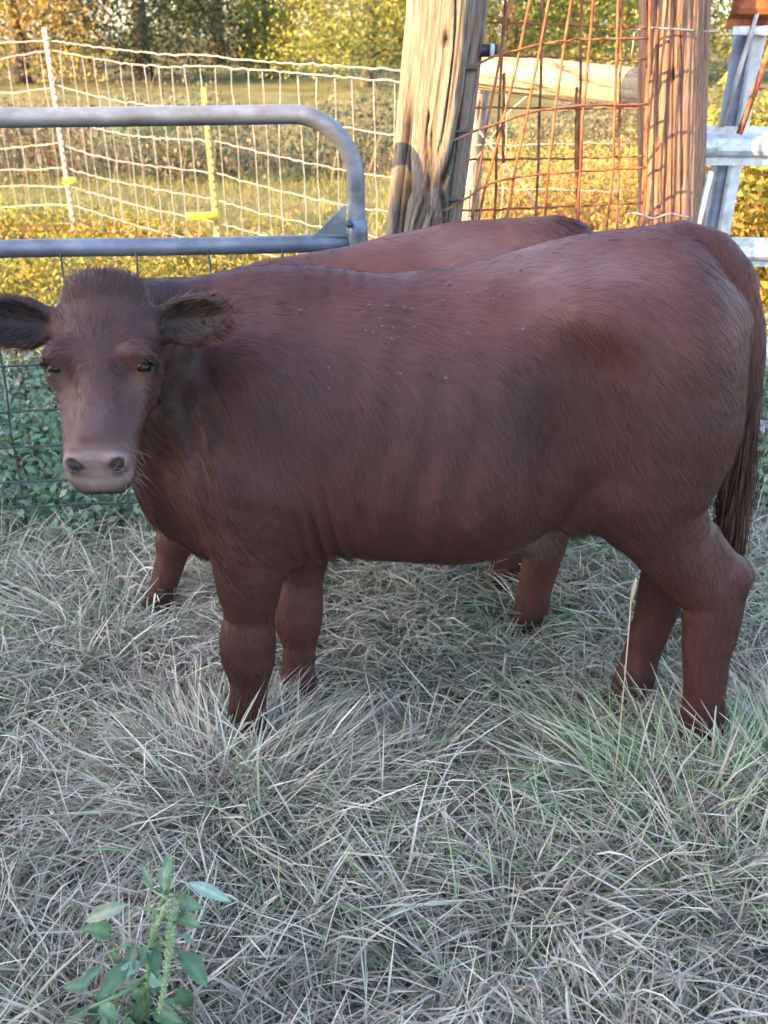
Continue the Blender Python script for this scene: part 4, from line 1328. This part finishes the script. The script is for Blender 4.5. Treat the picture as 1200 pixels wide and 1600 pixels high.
    uu, vv = rng.random((n, 1)), rng.random((n, 1))
    q = Fc[fi]
    bl = lambda At: (At[q[:, 0]] * (1 - uu) * (1 - vv) + At[q[:, 1]] * uu * (1 - vv) + At[q[:, 2]] * uu * vv + At[q[:, 3]] * (1 - uu) * vv)
    P, Nn, Cc = bl(V), unit(bl(vn)), bl(C)
    L = (P - O) @ M.T / hs
    x_, y_, z_ = (P[:, 0] - ox) / s, (P[:, 1] - yc) / s, P[:, 2] / s
    top = np.interp(x_, st[:, 0], st[:, 1])
    dz = top - z_
    f = np.clip((dz - 0.03) / 0.16, 0, 1)[:, None]
    wav = (fbm(P, 3.5, 44)[:, None] - 0.5) * 2.2
    D = (1 - f) * np.array((1, 0, -0.25)) + f * (np.array((0.42, 0, -1.0)) + wav * np.array((1, 0, 0)))
    rear = np.clip((x_ - 0.38) / 0.12, 0, 1)[:, None]
    D = D * (1 - rear) + rear * (np.array((0.55, 0, -1)) + wav * np.array((0.8, 0, 0.3)))
    neckm = np.clip((-0.28 - x_) / 0.1, 0, 1)[:, None]
    D = D * (1 - neckm) + neckm * np.array((0.75, 0.15, -0.8))
    lg = np.clip((0.56 - z_) / 0.08, 0, 1)[:, None] * (Nn[:, 2:3] > -0.5)
    D = D * (1 - lg) + lg * np.array((0.08, 0, -1))
    tdh = poly_dist(P, tail)
    tl = tdh < 0.045 * s
    D[tl] = np.array((0.15, 0, -1))
    hd = (onhead[q[:, 0]] > 0.55)
    rad = np.stack([L[:, 0], 0 * L[:, 0], L[:, 2] - 0.150], -1)
    rad = unit(rad) + np.array((0, 0, 0.35)) * (L[:, 2:3] > 0.13) - np.array((0, 0, 0.45)) * (L[:, 2:3] < 0.11)
    Dh = rad @ M
    D[hd] = Dh[hd]
    em = earm[q[:, 0]] > 0
    for b_, e, nn, ww, c_ in ears:
        near = em & (np.linalg.norm(P - c_, axis=1) < 0.13 * hs)
        D[near] = e + ww * np.sign((P[near] - c_) @ ww)[:, None] * 0.55
    D = D + rng.normal(size=D.shape) * 0.16 + (np.stack([vnoise(P, 30, 61), vnoise(P, 30, 62), vnoise(P, 30, 63)], -1) - 0.5) * 0.4
    D = unit(D - Nn * (D * Nn).sum(1, keepdims=True))
    ln = np.full(n, 0.019)
    ln[z_ < 0.5] = 0.016
    ln[dz < 0.06] = 0.021
    ln[hd] = 0.010; ln[hd & (np.abs(L[:, 2] - 0.10) < 0.07) & (L[:, 1] > -0.05)] = 0.0165
    ln[hd & (L[:, 2] < 0.05)] = 0.022
    ln[hd & (L[:, 2] > 0.27)] = 0.007
    ln[em] = 0.021; ln[em & (earin[q[:, 0]] > 0)] = 0.020
    Cc[em & (earin[q[:, 0]] < 1)] *= 2.1; Cc[em & (earin[q[:, 0]] > 0)] *= 0.9
    navh = np.exp(-(((x_ - 0.31) / 0.10) ** 2 + ((z_ - 0.555) / 0.05) ** 2))
    ln = ln * (1 + 1.8 * navh)
    bris = np.exp(-(((x_ + 0.47) / 0.10) ** 2 + ((z_ - 0.60) / 0.12) ** 2)); ln = ln * (1 + 0.5 * bris)
    arm = np.exp(-(((x_ + 0.13) / 0.06) ** 2 + ((z_ - 0.60) / 0.09) ** 2)); ln = ln * (1 + 0.9 * arm)
    if spec.get('tuft'):
        tf_ = np.exp(-(((x_ - 0.60) / 0.045) ** 2 + (dz / 0.03) ** 2))
        ln = ln * (1 + 1.2 * tf_); Cc = Cc * (1 - 0.75 * tf_[:, None])
    sw = tl & (z_ < 0.80)
    ln[sw] = 0.055
    ln = ln * rng.uniform(0.6, 1.35, n) * s
    lift = np.full(n, 0.17); lift[z_ < 0.5] = 0.2; lift[hd] = 0.2; lift[em] = 0.45; lift[hd & (L[:, 2] < 0.03)] = 0.38; lift[sw] = 0.12
    lift = lift * rng.uniform(0.4, 1.6, n)
    d0 = unit(D + Nn * lift[:, None])
    bend = D * 0.10 - Nn * 0.45 * lift[:, None] + np.array((0, 0, -0.08))
    K = 1
    ssv = np.linspace(0, 1, K + 1)
    PP = (P - Nn * 0.0004)[:, None] + ln[:, None, None] * (ssv[None, :, None] * d0[:, None] + (ssv ** 2)[None, :, None] * bend[:, None])
    side = unit(np.cross(D, Nn) + 0.5 * Nn * rng.normal(size=(n, 1)))
    wd = rng.uniform(0.0006, 0.0012, n) * spec.get('hw', 1.0)
    wv = side[:, None] * (wd[:, None] * np.array((1.0, 0.22))[None])[..., None] * 0.5
    HV = np.stack([PP - wv, PP + wv], 2).reshape(-1, 3)
    kk = np.arange(K)
    qd = np.stack([2 * kk, 2 * kk + 1, 2 * kk + 3, 2 * kk + 2], -1)
    HF = (np.arange(n)[:, None, None] * 2 * (K + 1) + qd[None]).reshape(-1, 4)
    cl = (0.78 + 0.42 * vnoise(P, 40, 71))[:, None] * rng.uniform(0.8, 1.22, (n, 1))
    hc = Cc * cl
    HC = hc[:, None] * np.array((0.92, 1.2))[None, :, None]
    HC = np.repeat(HC, 2, axis=1).reshape(-1, 3)
    if spec.get('switch'):
        m = 8500
        zt = rng.uniform(0.0, 1.0, m) ** 0.8
        tp = np.array([t_[:3] for t_ in tail]); zs = tp[:, 2]
        zz = zs[-1] + (0.92 * s - zs[-1]) * zt
        bx = np.interp(zz, zs[::-1], tp[::-1, 0]); by = np.interp(zz, zs[::-1], tp[::-1, 1])
        of = rng.normal(0, 0.0125, (m, 2))
        b_ = np.c_[bx + of[:, 0], by + of[:, 1], zz]
        dd = unit(np.c_[of * 9 + np.array((0.02, 0)), np.full(m, -1.0)])
        cs = pick(rng, m, [(0.035, 0.014, 0.012), (0.06, 0.024, 0.018), (0.11, 0.05, 0.034)])
        v2, f2, c2 = blades(b_, dd, np.c_[-of * 7, np.zeros(m)], rng.uniform(0.05, 0.10, m), np.full(m, 0.0016), cs, cs * 1.25, 3, rng)
        HV, HF, HC = merge([(HV, HF, HC), (v2, f2, c2)])
    wm = np.where((onhead > 0.6) & (lo[:, 2] > 0.30) & (lo[:, 2] < 0.375) & ((np.abs(lo[:, 0]) > 0.045) | (lo[:, 1] < -0.075)))[0]
    if len(wm):
        w_ = rng.choice(wm, 90)
        cw = np.tile((0.16, 0.11, 0.09), (90, 1))
        v2, f2, c2 = blades(V[w_], unit(vn[w_] + rng.normal(0, 0.35, (90, 3)) + A * 0.5), np.tile((0, 0, -0.25), (90, 1)), rng.uniform(0.015, 0.034, 90), np.full(90, 0.0008), cw, cw, 3, rng)
        HV, HF, HC = merge([(HV, HF, HC), (v2, f2, c2)])
    ls = []
    for sy in (-1, 1):
        k_ = np.linspace(-1, 1, 26)
        bs = np.array([Hh(sy * (0.094 + 0.003 * (1 - t * t)), -0.010 + 0.013 * t, 0.1535 + 0.002 * t * t) for t in k_])
        ls.append(blades(bs, np.tile(unit(sy * Rr * 0.9 + N * 0.55 + A * 0.2), (26, 1)), np.tile(A * 0.35, (26, 1)), np.full(26, 0.011), np.full(26, 0.0010), np.tile((0.02, 0.012, 0.01), (26, 1)), np.tile((0.02, 0.012, 0.01), (26, 1)), 3, rng))
    HV, HF, HC = merge([(HV, HF, HC)] + ls)
    tag(mesh('coat', HV, HF, M_hair, root, HC), kind='stuff')
    return root, V, vn


TR = [(-0.455, 0.86, 0.66, 0.07), (-0.40, 0.98, 0.585, 0.125), (-0.30, 1.075, 0.545, 0.165), (-0.15, 1.125, 0.535, 0.215), (0, 1.128, 0.535, 0.262), (0.15, 1.142, 0.530, 0.282),
      (0.25, 1.168, 0.548, 0.28), (0.34, 1.192, 0.605, 0.268), (0.42, 1.208, 0.675, 0.245), (0.55, 1.228, 0.72, 0.225), (0.62, 1.205, 0.80, 0.18), (0.665, 1.13, 0.88, 0.12), (0.695, 1.05, 0.94, 0.05)]
YC = 1.93
near_hind = [(0.55, -0.13, 0.86, 0.135), (0.54, -0.135, 0.70, 0.108), (0.595, -0.135, 0.61, 0.086), (0.655, -0.135, 0.53, 0.068), (0.700, -0.135, 0.475, 0.060), (0.706, -0.138, 0.42, 0.059), (0.710, -0.14, 0.34, 0.052),
             (0.722, -0.14, 0.22, 0.045), (0.728, -0.14, 0.13, 0.051), (0.708, -0.14, 0.07, 0.043), (0.685, -0.14, 0.01, 0.052)]
far_hind = [(0.53, 0.12, 0.86, 0.13), (0.51, 0.10, 0.70, 0.105), (0.565, 0.075, 0.60, 0.086), (0.625, 0.06, 0.51, 0.064), (0.660, 0.05, 0.455, 0.058), (0.658, 0.05, 0.40, 0.057), (0.648, 0.05, 0.31, 0.049),
            (0.628, 0.05, 0.20, 0.043), (0.614, 0.04, 0.12, 0.050), (0.595, 0.04, 0.06, 0.042), (0.57, 0.04, 0.01, 0.051)]
near_front = [(-0.255, -0.13, 0.74, 0.115), (-0.278, -0.14, 0.62, 0.088), (-0.288, -0.135, 0.50, 0.068), (-0.292, -0.13, 0.425, 0.053), (-0.300, -0.13, 0.36, 0.062), (-0.302, -0.13, 0.315, 0.060), (-0.302, -0.13, 0.255, 0.043), (-0.312, -0.13, 0.18, 0.041),
              (-0.316, -0.13, 0.115, 0.049), (-0.325, -0.13, 0.06, 0.042), (-0.335, -0.13, 0.01, 0.052)]
far_front = [(-0.22, 0.13, 0.74, 0.11), (-0.195, 0.10, 0.60, 0.086), (-0.192, 0.085, 0.47, 0.066), (-0.197, 0.075, 0.395, 0.051), (-0.206, 0.07, 0.33, 0.060), (-0.208, 0.065, 0.285, 0.058), (-0.206, 0.06, 0.225, 0.040), (-0.211, 0.06, 0.16, 0.039),
             (-0.213, 0.06, 0.105, 0.047), (-0.218, 0.06, 0.06, 0.040), (-0.228, 0.06, 0.01, 0.050)]
TAIL1 = [(0.575, 0, 1.19, 0.045), (0.635, -0.01, 1.178, 0.044), (0.690, -0.02, 1.125, 0.040), (0.722, -0.025, 1.04, 0.036), (0.738, -0.025, 0.94, 0.033), (0.750, -0.025, 0.82, 0.028), (0.758, -0.02, 0.70, 0.021),
         (0.770, -0.01, 0.60, 0.014), (0.772, -0.01, 0.50, 0.008)]
th = math.radians(50)
f_ = np.array((0.05, -1.0, 0.0)); f_ /= np.linalg.norm(f_)
calf1 = dict(name='red_calf', label='dark red calf in front, standing side-on with its face turned to the viewer', s=1.0, ox=0.0, yc=YC, h=0.006, lo=(-0.84, 1.36, -0.04), hi=(0.86, 2.32, 1.30),
             trunk=TR, legs=[near_hind, far_hind, near_front, far_front],
             hocks=[((0.672, -0.135, 0.62, 0.026), (0.744, -0.135, 0.528, 0.031)), ((0.744, -0.135, 0.528, 0.031), (0.730, -0.138, 0.38, 0.030)),
                    ((0.64, 0.06, 0.60, 0.030), (0.695, 0.055, 0.51, 0.030)), ((0.695, 0.055, 0.51, 0.030), (0.672, 0.05, 0.40, 0.036))],
             neck=[[(-0.20, 0.02, 0.90, 0.18), (-0.33, 0.02, 0.90, 0.145), (-0.43, -0.04, 0.95, 0.105), (-0.485, -0.13, 1.02, 0.080)],
                   [(-0.02, 0, 1.04, 0.045), (-0.14, 0, 1.055, 0.062), (-0.25, 0, 1.065, 0.068), (-0.38, -0.02, 1.062, 0.068), (-0.48, -0.12, 1.085, 0.060)],
                   [(-0.45, -0.07, 0.86, 0.085), (-0.468, -0.03, 0.74, 0.075), (-0.455, -0.01, 0.64, 0.075), (-0.38, 0, 0.59, 0.085)]],
             tail=TAIL1, poll=(-0.485, 1.665, 1.170), hs=0.905, ear_back=-0.34, ear_drop=0.03, axis=f_ * math.cos(th) + np.array((0, 0, -math.sin(th))), normal=f_ * math.sin(th) + np.array((0, 0, math.cos(th))),
             tone=(0.062, 0.0235, 0.0190), seed=5, hairs=330000, switch=True)
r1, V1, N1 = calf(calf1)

def shift(leg, dx, dy=0.0):
    return [(x + dx, y + dy, z, r) for x, y, z, r in leg]


nf2 = [(-0.30, -0.13, 0.74, 0.115), (-0.36, -0.13, 0.60, 0.085), (-0.43, -0.13, 0.46, 0.062), (-0.465, -0.13, 0.39, 0.054), (-0.485, -0.13, 0.33, 0.060), (-0.50, -0.13, 0.28, 0.046), (-0.535, -0.13, 0.18, 0.040),
       (-0.56, -0.13, 0.10, 0.048), (-0.575, -0.13, 0.05, 0.041), (-0.59, -0.13, 0.01, 0.049)]
nh2 = [(0.53, -0.13, 0.86, 0.13), (0.49, -0.14, 0.70, 0.11), (0.53, -0.15, 0.60, 0.092), (0.585, -0.16, 0.50, 0.074), (0.61, -0.16, 0.42, 0.070), (0.60, -0.16, 0.34, 0.064), (0.590, -0.16, 0.26, 0.056),
       (0.58, -0.16, 0.18, 0.050), (0.575, -0.16, 0.11, 0.052), (0.56, -0.16, 0.055, 0.044), (0.54, -0.16, 0.01, 0.050)]
TR2 = [(-0.455, 0.86, 0.66, 0.07), (-0.40, 1.00, 0.585, 0.12), (-0.30, 1.045, 0.545, 0.155), (-0.15, 1.100, 0.535, 0.20), (0, 1.140, 0.535, 0.24), (0.15, 1.178, 0.530, 0.26), (0.3, 1.207, 0.565, 0.255),
       (0.43, 1.222, 0.645, 0.23), (0.55, 1.230, 0.72, 0.21), (0.63, 1.222, 0.80, 0.17), (0.69, 1.195, 0.88, 0.12), (0.73, 1.12, 0.94, 0.05)]
calf2 = dict(name='red_calf', label='lighter red-brown calf standing behind the first, head hidden by it', s=0.935, ox=-0.12, yc=2.50, h=0.009, lo=(-0.86, 2.15, -0.04), hi=(0.68, 2.93, 1.24),
             trunk=TR2, legs=[nh2, shift(nh2, -0.05, 0.24), nf2, shift(far_front, 0.03, 0.02)],
             neck=[[(-0.20, 0, 0.88, 0.19), (-0.34, 0.03, 0.86, 0.155), (-0.40, 0.10, 0.83, 0.115), (-0.42, 0.14, 0.82, 0.09)],
                   [(-0.02, 0, 1.04, 0.05), (-0.14, 0, 1.02, 0.065), (-0.25, 0.02, 0.99, 0.068), (-0.36, 0.08, 0.92, 0.068)],
                   [(-0.45, 0.0, 0.80, 0.075), (-0.455, 0, 0.64, 0.07), (-0.38, 0, 0.59, 0.08)]],
             tail=[(x + 0.01, y + 0.02, z, r * 0.9) for x, y, z, r in TAIL1], poll=(-0.50, 2.62, 0.86), hs=0.92, axis=(-0.10, 0.42, -0.90), normal=(0.0, 0.9, 0.42),
             tone=(0.080, 0.0295, 0.0215), seed=6, tuft=True, hairs=110000, eyes=True, hw=1.3, ear_back=0.5)
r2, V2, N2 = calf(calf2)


# ------------------------------------------------------------------ flies on the front calf
def flies():
    px = [(430, 237), (530, 235), (603, 243), (628, 253), (485, 300), (488, 325), (425, 350), (465, 355), (540, 390), (780, 208), (810, 185), (813, 138), (840, 155), (900, 180), (985, 165),
          (1020, 200), (1072, 182), (1112, 168), (1150, 70), (1145, 340), (903, 362), (795, 567), (595, 547), (253, 508), (115, 255), (550, 330), (1020, 110), (250, 620), (645, 325), (407, 262)]
    rng = np.random.default_rng(90)
    C0 = np.array((0, 0, CAM_H))
    dV = unit(V1 - C0); dist = np.linalg.norm(V1 - C0, axis=1)
    u_, v_ = np.meshgrid(np.linspace(0, np.pi, 7), np.linspace(0, 2 * np.pi, 8, endpoint=False), indexing='ij')
    S = np.stack([np.sin(u_) * np.cos(v_), np.sin(u_) * np.sin(v_), np.cos(u_)], -1).reshape(-1, 3)
    i, j = np.meshgrid(np.arange(6), np.arange(8), indexing='ij'); i, j = i.ravel(), j.ravel(); k = (j + 1) % 8
    FS = np.stack([i * 8 + j, (i + 1) * 8 + j, (i + 1) * 8 + k, i * 8 + k], -1)
    body = bm = None
    proto = None
    for a, b in px:
        u, v = 430 + a / 3.0, 400 + b / 3.0
        d = unit(Q(u, v, 1.7) - C0)
        cosd = dV @ d
        near = np.where(cosd > np.cos(0.004))[0]
        if not len(near): continue
        q = near[np.argmin(dist[near])]
        p, n = V1[q] + N1[q] * 0.0095, N1[q]
        root = empty('fly', tuple(p), 'small grey fly sitting on the side of the front calf', 'fly', 'flies on the front calf')
        root.rotation_euler = Vector(n).to_track_quat('Z', 'Y').to_euler()
        root.rotation_euler.rotate_axis('Z', rng.uniform(0, 6.28))
        if proto is None:
            def loc(name, V, F, m):
                me = bpy.data.meshes.new(name)
                me.from_pydata(np.asarray(V).tolist(), [], [tuple(int(x) for x in f) for f in F]); me.update()
                me.polygons.foreach_set('use_smooth', np.ones(len(me.polygons), bool)); me.materials.append(m)
                return me
            w = 0.52 * np.array([(0, 0, 0), (0.0015, -0.003, 0.0004), (0.0012, -0.0075, 0.0006), (-0.0012, -0.0078, 0.0006), (-0.0012, -0.003, 0.0004)])
            wl = w @ np.array([(0.985, -0.17, 0), (0.17, 0.985, 0), (0, 0, 1)]); wl += (-0.001, 0, 0.0026)
            wr = wl * np.array((-1, 1, 1))
            proto = [('body', loc('body', S * np.array((0.0018, 0.0032, 0.0018)), FS, M_fly)), ('head', loc('head', S * 0.0014 + np.array((0, 0.0041, 0)), FS, M_fly)),
                     ('wing', loc('wing', wl, [(0, 1, 2, 3, 4)], M_wing)), ('wing', loc('wing', wr, [(0, 4, 3, 2, 1)], M_wing))]
        for nm, me in proto:
            o = bpy.data.objects.new(nm, me); COL.objects.link(o); o.parent = root


flies()


# ------------------------------------------------------------------ pigweed plant
M_pig = mat_attr('pigweed', 0.5, 0.35, trans=0.2, noise=0.15, nscale=90)


def ovate(a, b, width, nrm, col, curl=0.12, nseg=14):
    a, b = np.array(a, float), np.array(b, float)
    L = np.linalg.norm(b - a); t = (b - a) / L
    nrm = unit(np.array(nrm, float) - t * np.dot(nrm, t)); sd = np.cross(t, nrm)
    s = np.linspace(0, 1, nseg)
    w = width * np.where(s < 0.1, 0.06, np.sin(np.pi * np.clip((s - 0.1) / 0.9, 0, 1) ** 0.72) ** 0.9) + 0.001
    V, C = [], []
    for k, q in enumerate((-1, -0.5, 0, 0.5, 1)):
        wav = 0.05 * L * np.sin(s * 17 + k) * abs(q) * 0.6
        P = a + t * (s * L)[:, None] + sd * (w * 0.5 * q)[:, None] + nrm * (curl * L * np.sin(np.pi * s) + abs(q) * w * 0.18 + wav)[:, None]
        V.append(P)
        C.append(np.tile(np.array(col) * (1.35 if q == 0 else 1.0), (nseg, 1)))
    V = np.array(V).reshape(-1, 3); C = np.array(C).reshape(-1, 3)
    F = [(i * nseg + j, (i + 1) * nseg + j, (i + 1) * nseg + j + 1, i * nseg + j + 1) for i in range(4) for j in range(nseg - 1)]
    return V, F, C


def pigweed():
    rng = np.random.default_rng(91)
    base = np.array((-0.395, 1.075, 0.0))
    root = empty('pigweed_plant', tuple(base), 'green broad-leaved weed with drooping seed spikes in the dry grass', 'plant')
    Y0 = 1.05
    stem = np.stack([base + (0, 0, -0.02), base + (0.004, -0.005, 0.10), Q(236, 1480, 1.055), Q(250, 1420, 1.050), Q(262, 1390, 1.050), Q(268, 1340, 1.055)])
    V, F = tube(stem, [0.006, 0.0058, 0.005, 0.0045, 0.0035, 0.002], 8)
    mesh('stem', V, F, M_pig, root, np.tile((0.20, 0.30, 0.13), (len(V), 1)))
    for br in ([(232, 1500, 1.055), (200, 1475, 1.040), (165, 1490, 1.020)], [(228, 1530, 1.060), (185, 1555, 1.010), (140, 1575, 0.990)], [(240, 1470, 1.055), (280, 1480, 1.030)]):
        P = np.array([Q(*q) for q in br])
        V, F = tube(P, np.linspace(0.0036, 0.002, len(P)), 6)
        mesh('branch', V, F, M_pig, root, np.tile((0.18, 0.28, 0.12), (len(V), 1)))
    D, M_, B = (0.085, 0.155, 0.08), (0.14, 0.22, 0.115), (0.24, 0.34, 0.25)
    LV = [((256, 1396), (268, 1332), 0.018, B), ((288, 1378), (362, 1410), 0.018, B), ((270, 1405), (318, 1420), 0.022, M_), ((272, 1436), (318, 1452), 0.022, D),
          ((276, 1484), (324, 1545), 0.031, D), ((208, 1412), (132, 1440), 0.022, (0.22, 0.27, 0.18)), ((172, 1462), (122, 1452), 0.026, M_), ((262, 1462), (306, 1480), 0.018, B),
          ((205, 1498), (152, 1562), 0.027, D), ((182, 1548), (140, 1600), 0.027, M_), ((228, 1556), (196, 1612), 0.029, D), ((238, 1575), (288, 1600), 0.027, D),
          ((142, 1572), (98, 1598), 0.020, M_), ((176, 1480), (196, 1512), 0.016, M_), ((224, 1502), (176, 1528), 0.018, B), ((236, 1474), (246, 1530), 0.022, D),
          ((212, 1470), (206, 1530), 0.022, D), ((244, 1510), (262, 1552), 0.022, D), ((160, 1510), (128, 1540), 0.018, M_), ((190, 1590), (232, 1640), 0.027, M_), ((130, 1590), (100, 1640), 0.025, D),
          ((150, 1600), (168, 1650), 0.025, D), ((240, 1390), (222, 1352), 0.010, M_)]
    for _ in range(16):
        a = (rng.uniform(110, 280), rng.uniform(1480, 1620)); an = rng.uniform(0, 6.28); q = rng.uniform(28, 52)
        LV.append((a, (a[0] + q * math.cos(an), a[1] + abs(q * math.sin(an)) * 0.9), rng.uniform(0.018, 0.034), (D, M_, M_, B)[rng.integers(4)]))
    for (a, b, w, c) in LV:
        ya = Y0 + rng.normal(-0.005, 0.012); yb = ya + rng.normal(-0.02, 0.03)
        A_, B_ = Q(a[0], a[1], ya), Q(b[0], b[1], yb)
        V, F, C = ovate(A_, B_, w, np.array((rng.normal(0, 0.35), -0.6 + rng.normal(0, 0.2), 0.8)), np.array(c) * rng.uniform(0.85, 0.990), rng.uniform(0.02, 0.16))
        mesh('leaf', V, F, M_pig, root, C)
    for pts, r, nb in (([(266, 1412, 1.035), (268, 1440, 1.025), (264, 1490, 1.015), (258, 1540, 1.005), (249, 1580, 1.000)], 0.0062, 200), ([(260, 1418, 1.030), (248, 1440, 1.025), (236, 1462, 1.020)], 0.0052, 70),
                       ([(262, 1418, 1.040), (240, 1422, 1.040), (214, 1418, 1.040)], 0.0036, 40), ([(268, 1402, 1.040), (272, 1422, 1.030), (276, 1440, 1.025)], 0.0062, 70), ([(262, 1404, 1.040), (240, 1392, 1.050), (222, 1376, 1.055)], 0.0026, 20)):
        P = np.array([Q(*q) for q in pts])
        s = np.linspace(0, 1, len(P)); q = np.linspace(0, 1, 24)
        P = np.stack([np.interp(q, s, P[:, c]) for c in range(3)], -1)
        Vt, Ft = tube(P, r * (1 - 0.5 * q), 6)
        parts = [(Vt, Ft)]
        for _ in range(nb):
            t = rng.random(); c = np.array([np.interp(t, q, P[:, k]) for k in range(3)]); dr = unit(rng.normal(size=3))
            rr = r * (1.15 - 0.5 * t); c = c + dr * rr * 0.9
            e = rr * 0.62
            o = np.array([(e, 0, 0), (-e, 0, 0), (0, e, 0), (0, -e, 0), (0, 0, e), (0, 0, -e)])
            parts.append((c + o, [(0, 2, 4), (2, 1, 4), (1, 3, 4), (3, 0, 4), (2, 0, 5), (1, 2, 5), (3, 1, 5), (0, 3, 5)]))
        V, F = join(parts)
        C = np.tile((0.29, 0.35, 0.18), (len(V), 1)) * rng.uniform(0.75, 1.2, (len(V), 1))
        mesh('seed_spike', V, F, M_pig, root, C)


pigweed()


# ------------------------------------------------------------------ foxtail grass heads
def foxtail(label, base, mid, h0, h1, r, seed):
    rng = np.random.default_rng(seed)
    base, mid, h0, h1 = (np.array(q, float) for q in (base, mid, h0, h1))
    root = empty('foxtail_stalk', tuple(base), label, 'grass stalk')
    V, F = tube(np.stack([base, (base + mid) / 2 + (0.003, 0, 0), mid, h0]), [0.0016, 0.0015, 0.0013, 0.0012], 6)
    mesh('stem', V, F, M_grass, root, np.tile((0.50, 0.42, 0.27), (len(V), 1)))
    n = 420
    t = rng.random(n); dr = unit(rng.normal(size=(n, 3))); ax_ = unit(h1 - h0)
    rr = r * np.sin(np.pi * np.clip(t * 0.86 + 0.1, 0, 1)) ** 0.6
    P = h0 + (h1 - h0) * t[:, None]
    dr = unit(dr - ax_ * (dr @ ax_)[:, None])
    c = np.array((0.62, 0.52, 0.34)) * rng.uniform(0.75, 1.15, (n, 1))
    V, F, C = blades(P, unit(dr + ax_ * 0.8), np.zeros((n, 3)), rr * 1.35, np.full(n, 0.0011), c, c * 1.15, 1, rng)
    q = np.linspace(0, 1, 9)
    Vt, Ft = tube(h0 + (h1 - h0) * q[:, None], r * 0.62 * np.sin(np.pi * np.clip(q * 0.9 + 0.07, 0, 1)) ** 0.5, 8)
    F2 = np.array([f if len(f) == 4 else (f[0], f[1], f[2], f[3]) for f in Ft])
    V, F, C = merge([(V, F, C), (Vt, F2, np.tile((0.52, 0.43, 0.27), (len(Vt), 1)))])
    mesh('seed_head', V, F, M_grass, root, C)


foxtail('dry foxtail stalk standing upright before the hind legs of the front calf', Q(970, 1140, 1.62) * np.array((1, 1, 0)), Q(977, 1050, 1.62), Q(986, 940, 1.62), Q(994, 903, 1.62), 0.0052, 1)
foxtail('pale foxtail head poking up left of the broad-leaved weed', Q(80, 1640, 1.2) * np.array((1, 1, 0)), Q(76, 1610, 1.17), Q(74, 1592, 1.16), Q(63, 1548, 1.165), 0.006, 2)
foxtail('dry foxtail head lying bent over in the straw', Q(500, 1600, 1.25) * np.array((1, 1, 0)) + np.array((0, 0, 0.02)), Q(520, 1535, 1.23), Q(535, 1522, 1.23), Q(585, 1505, 1.235), 0.006, 3)
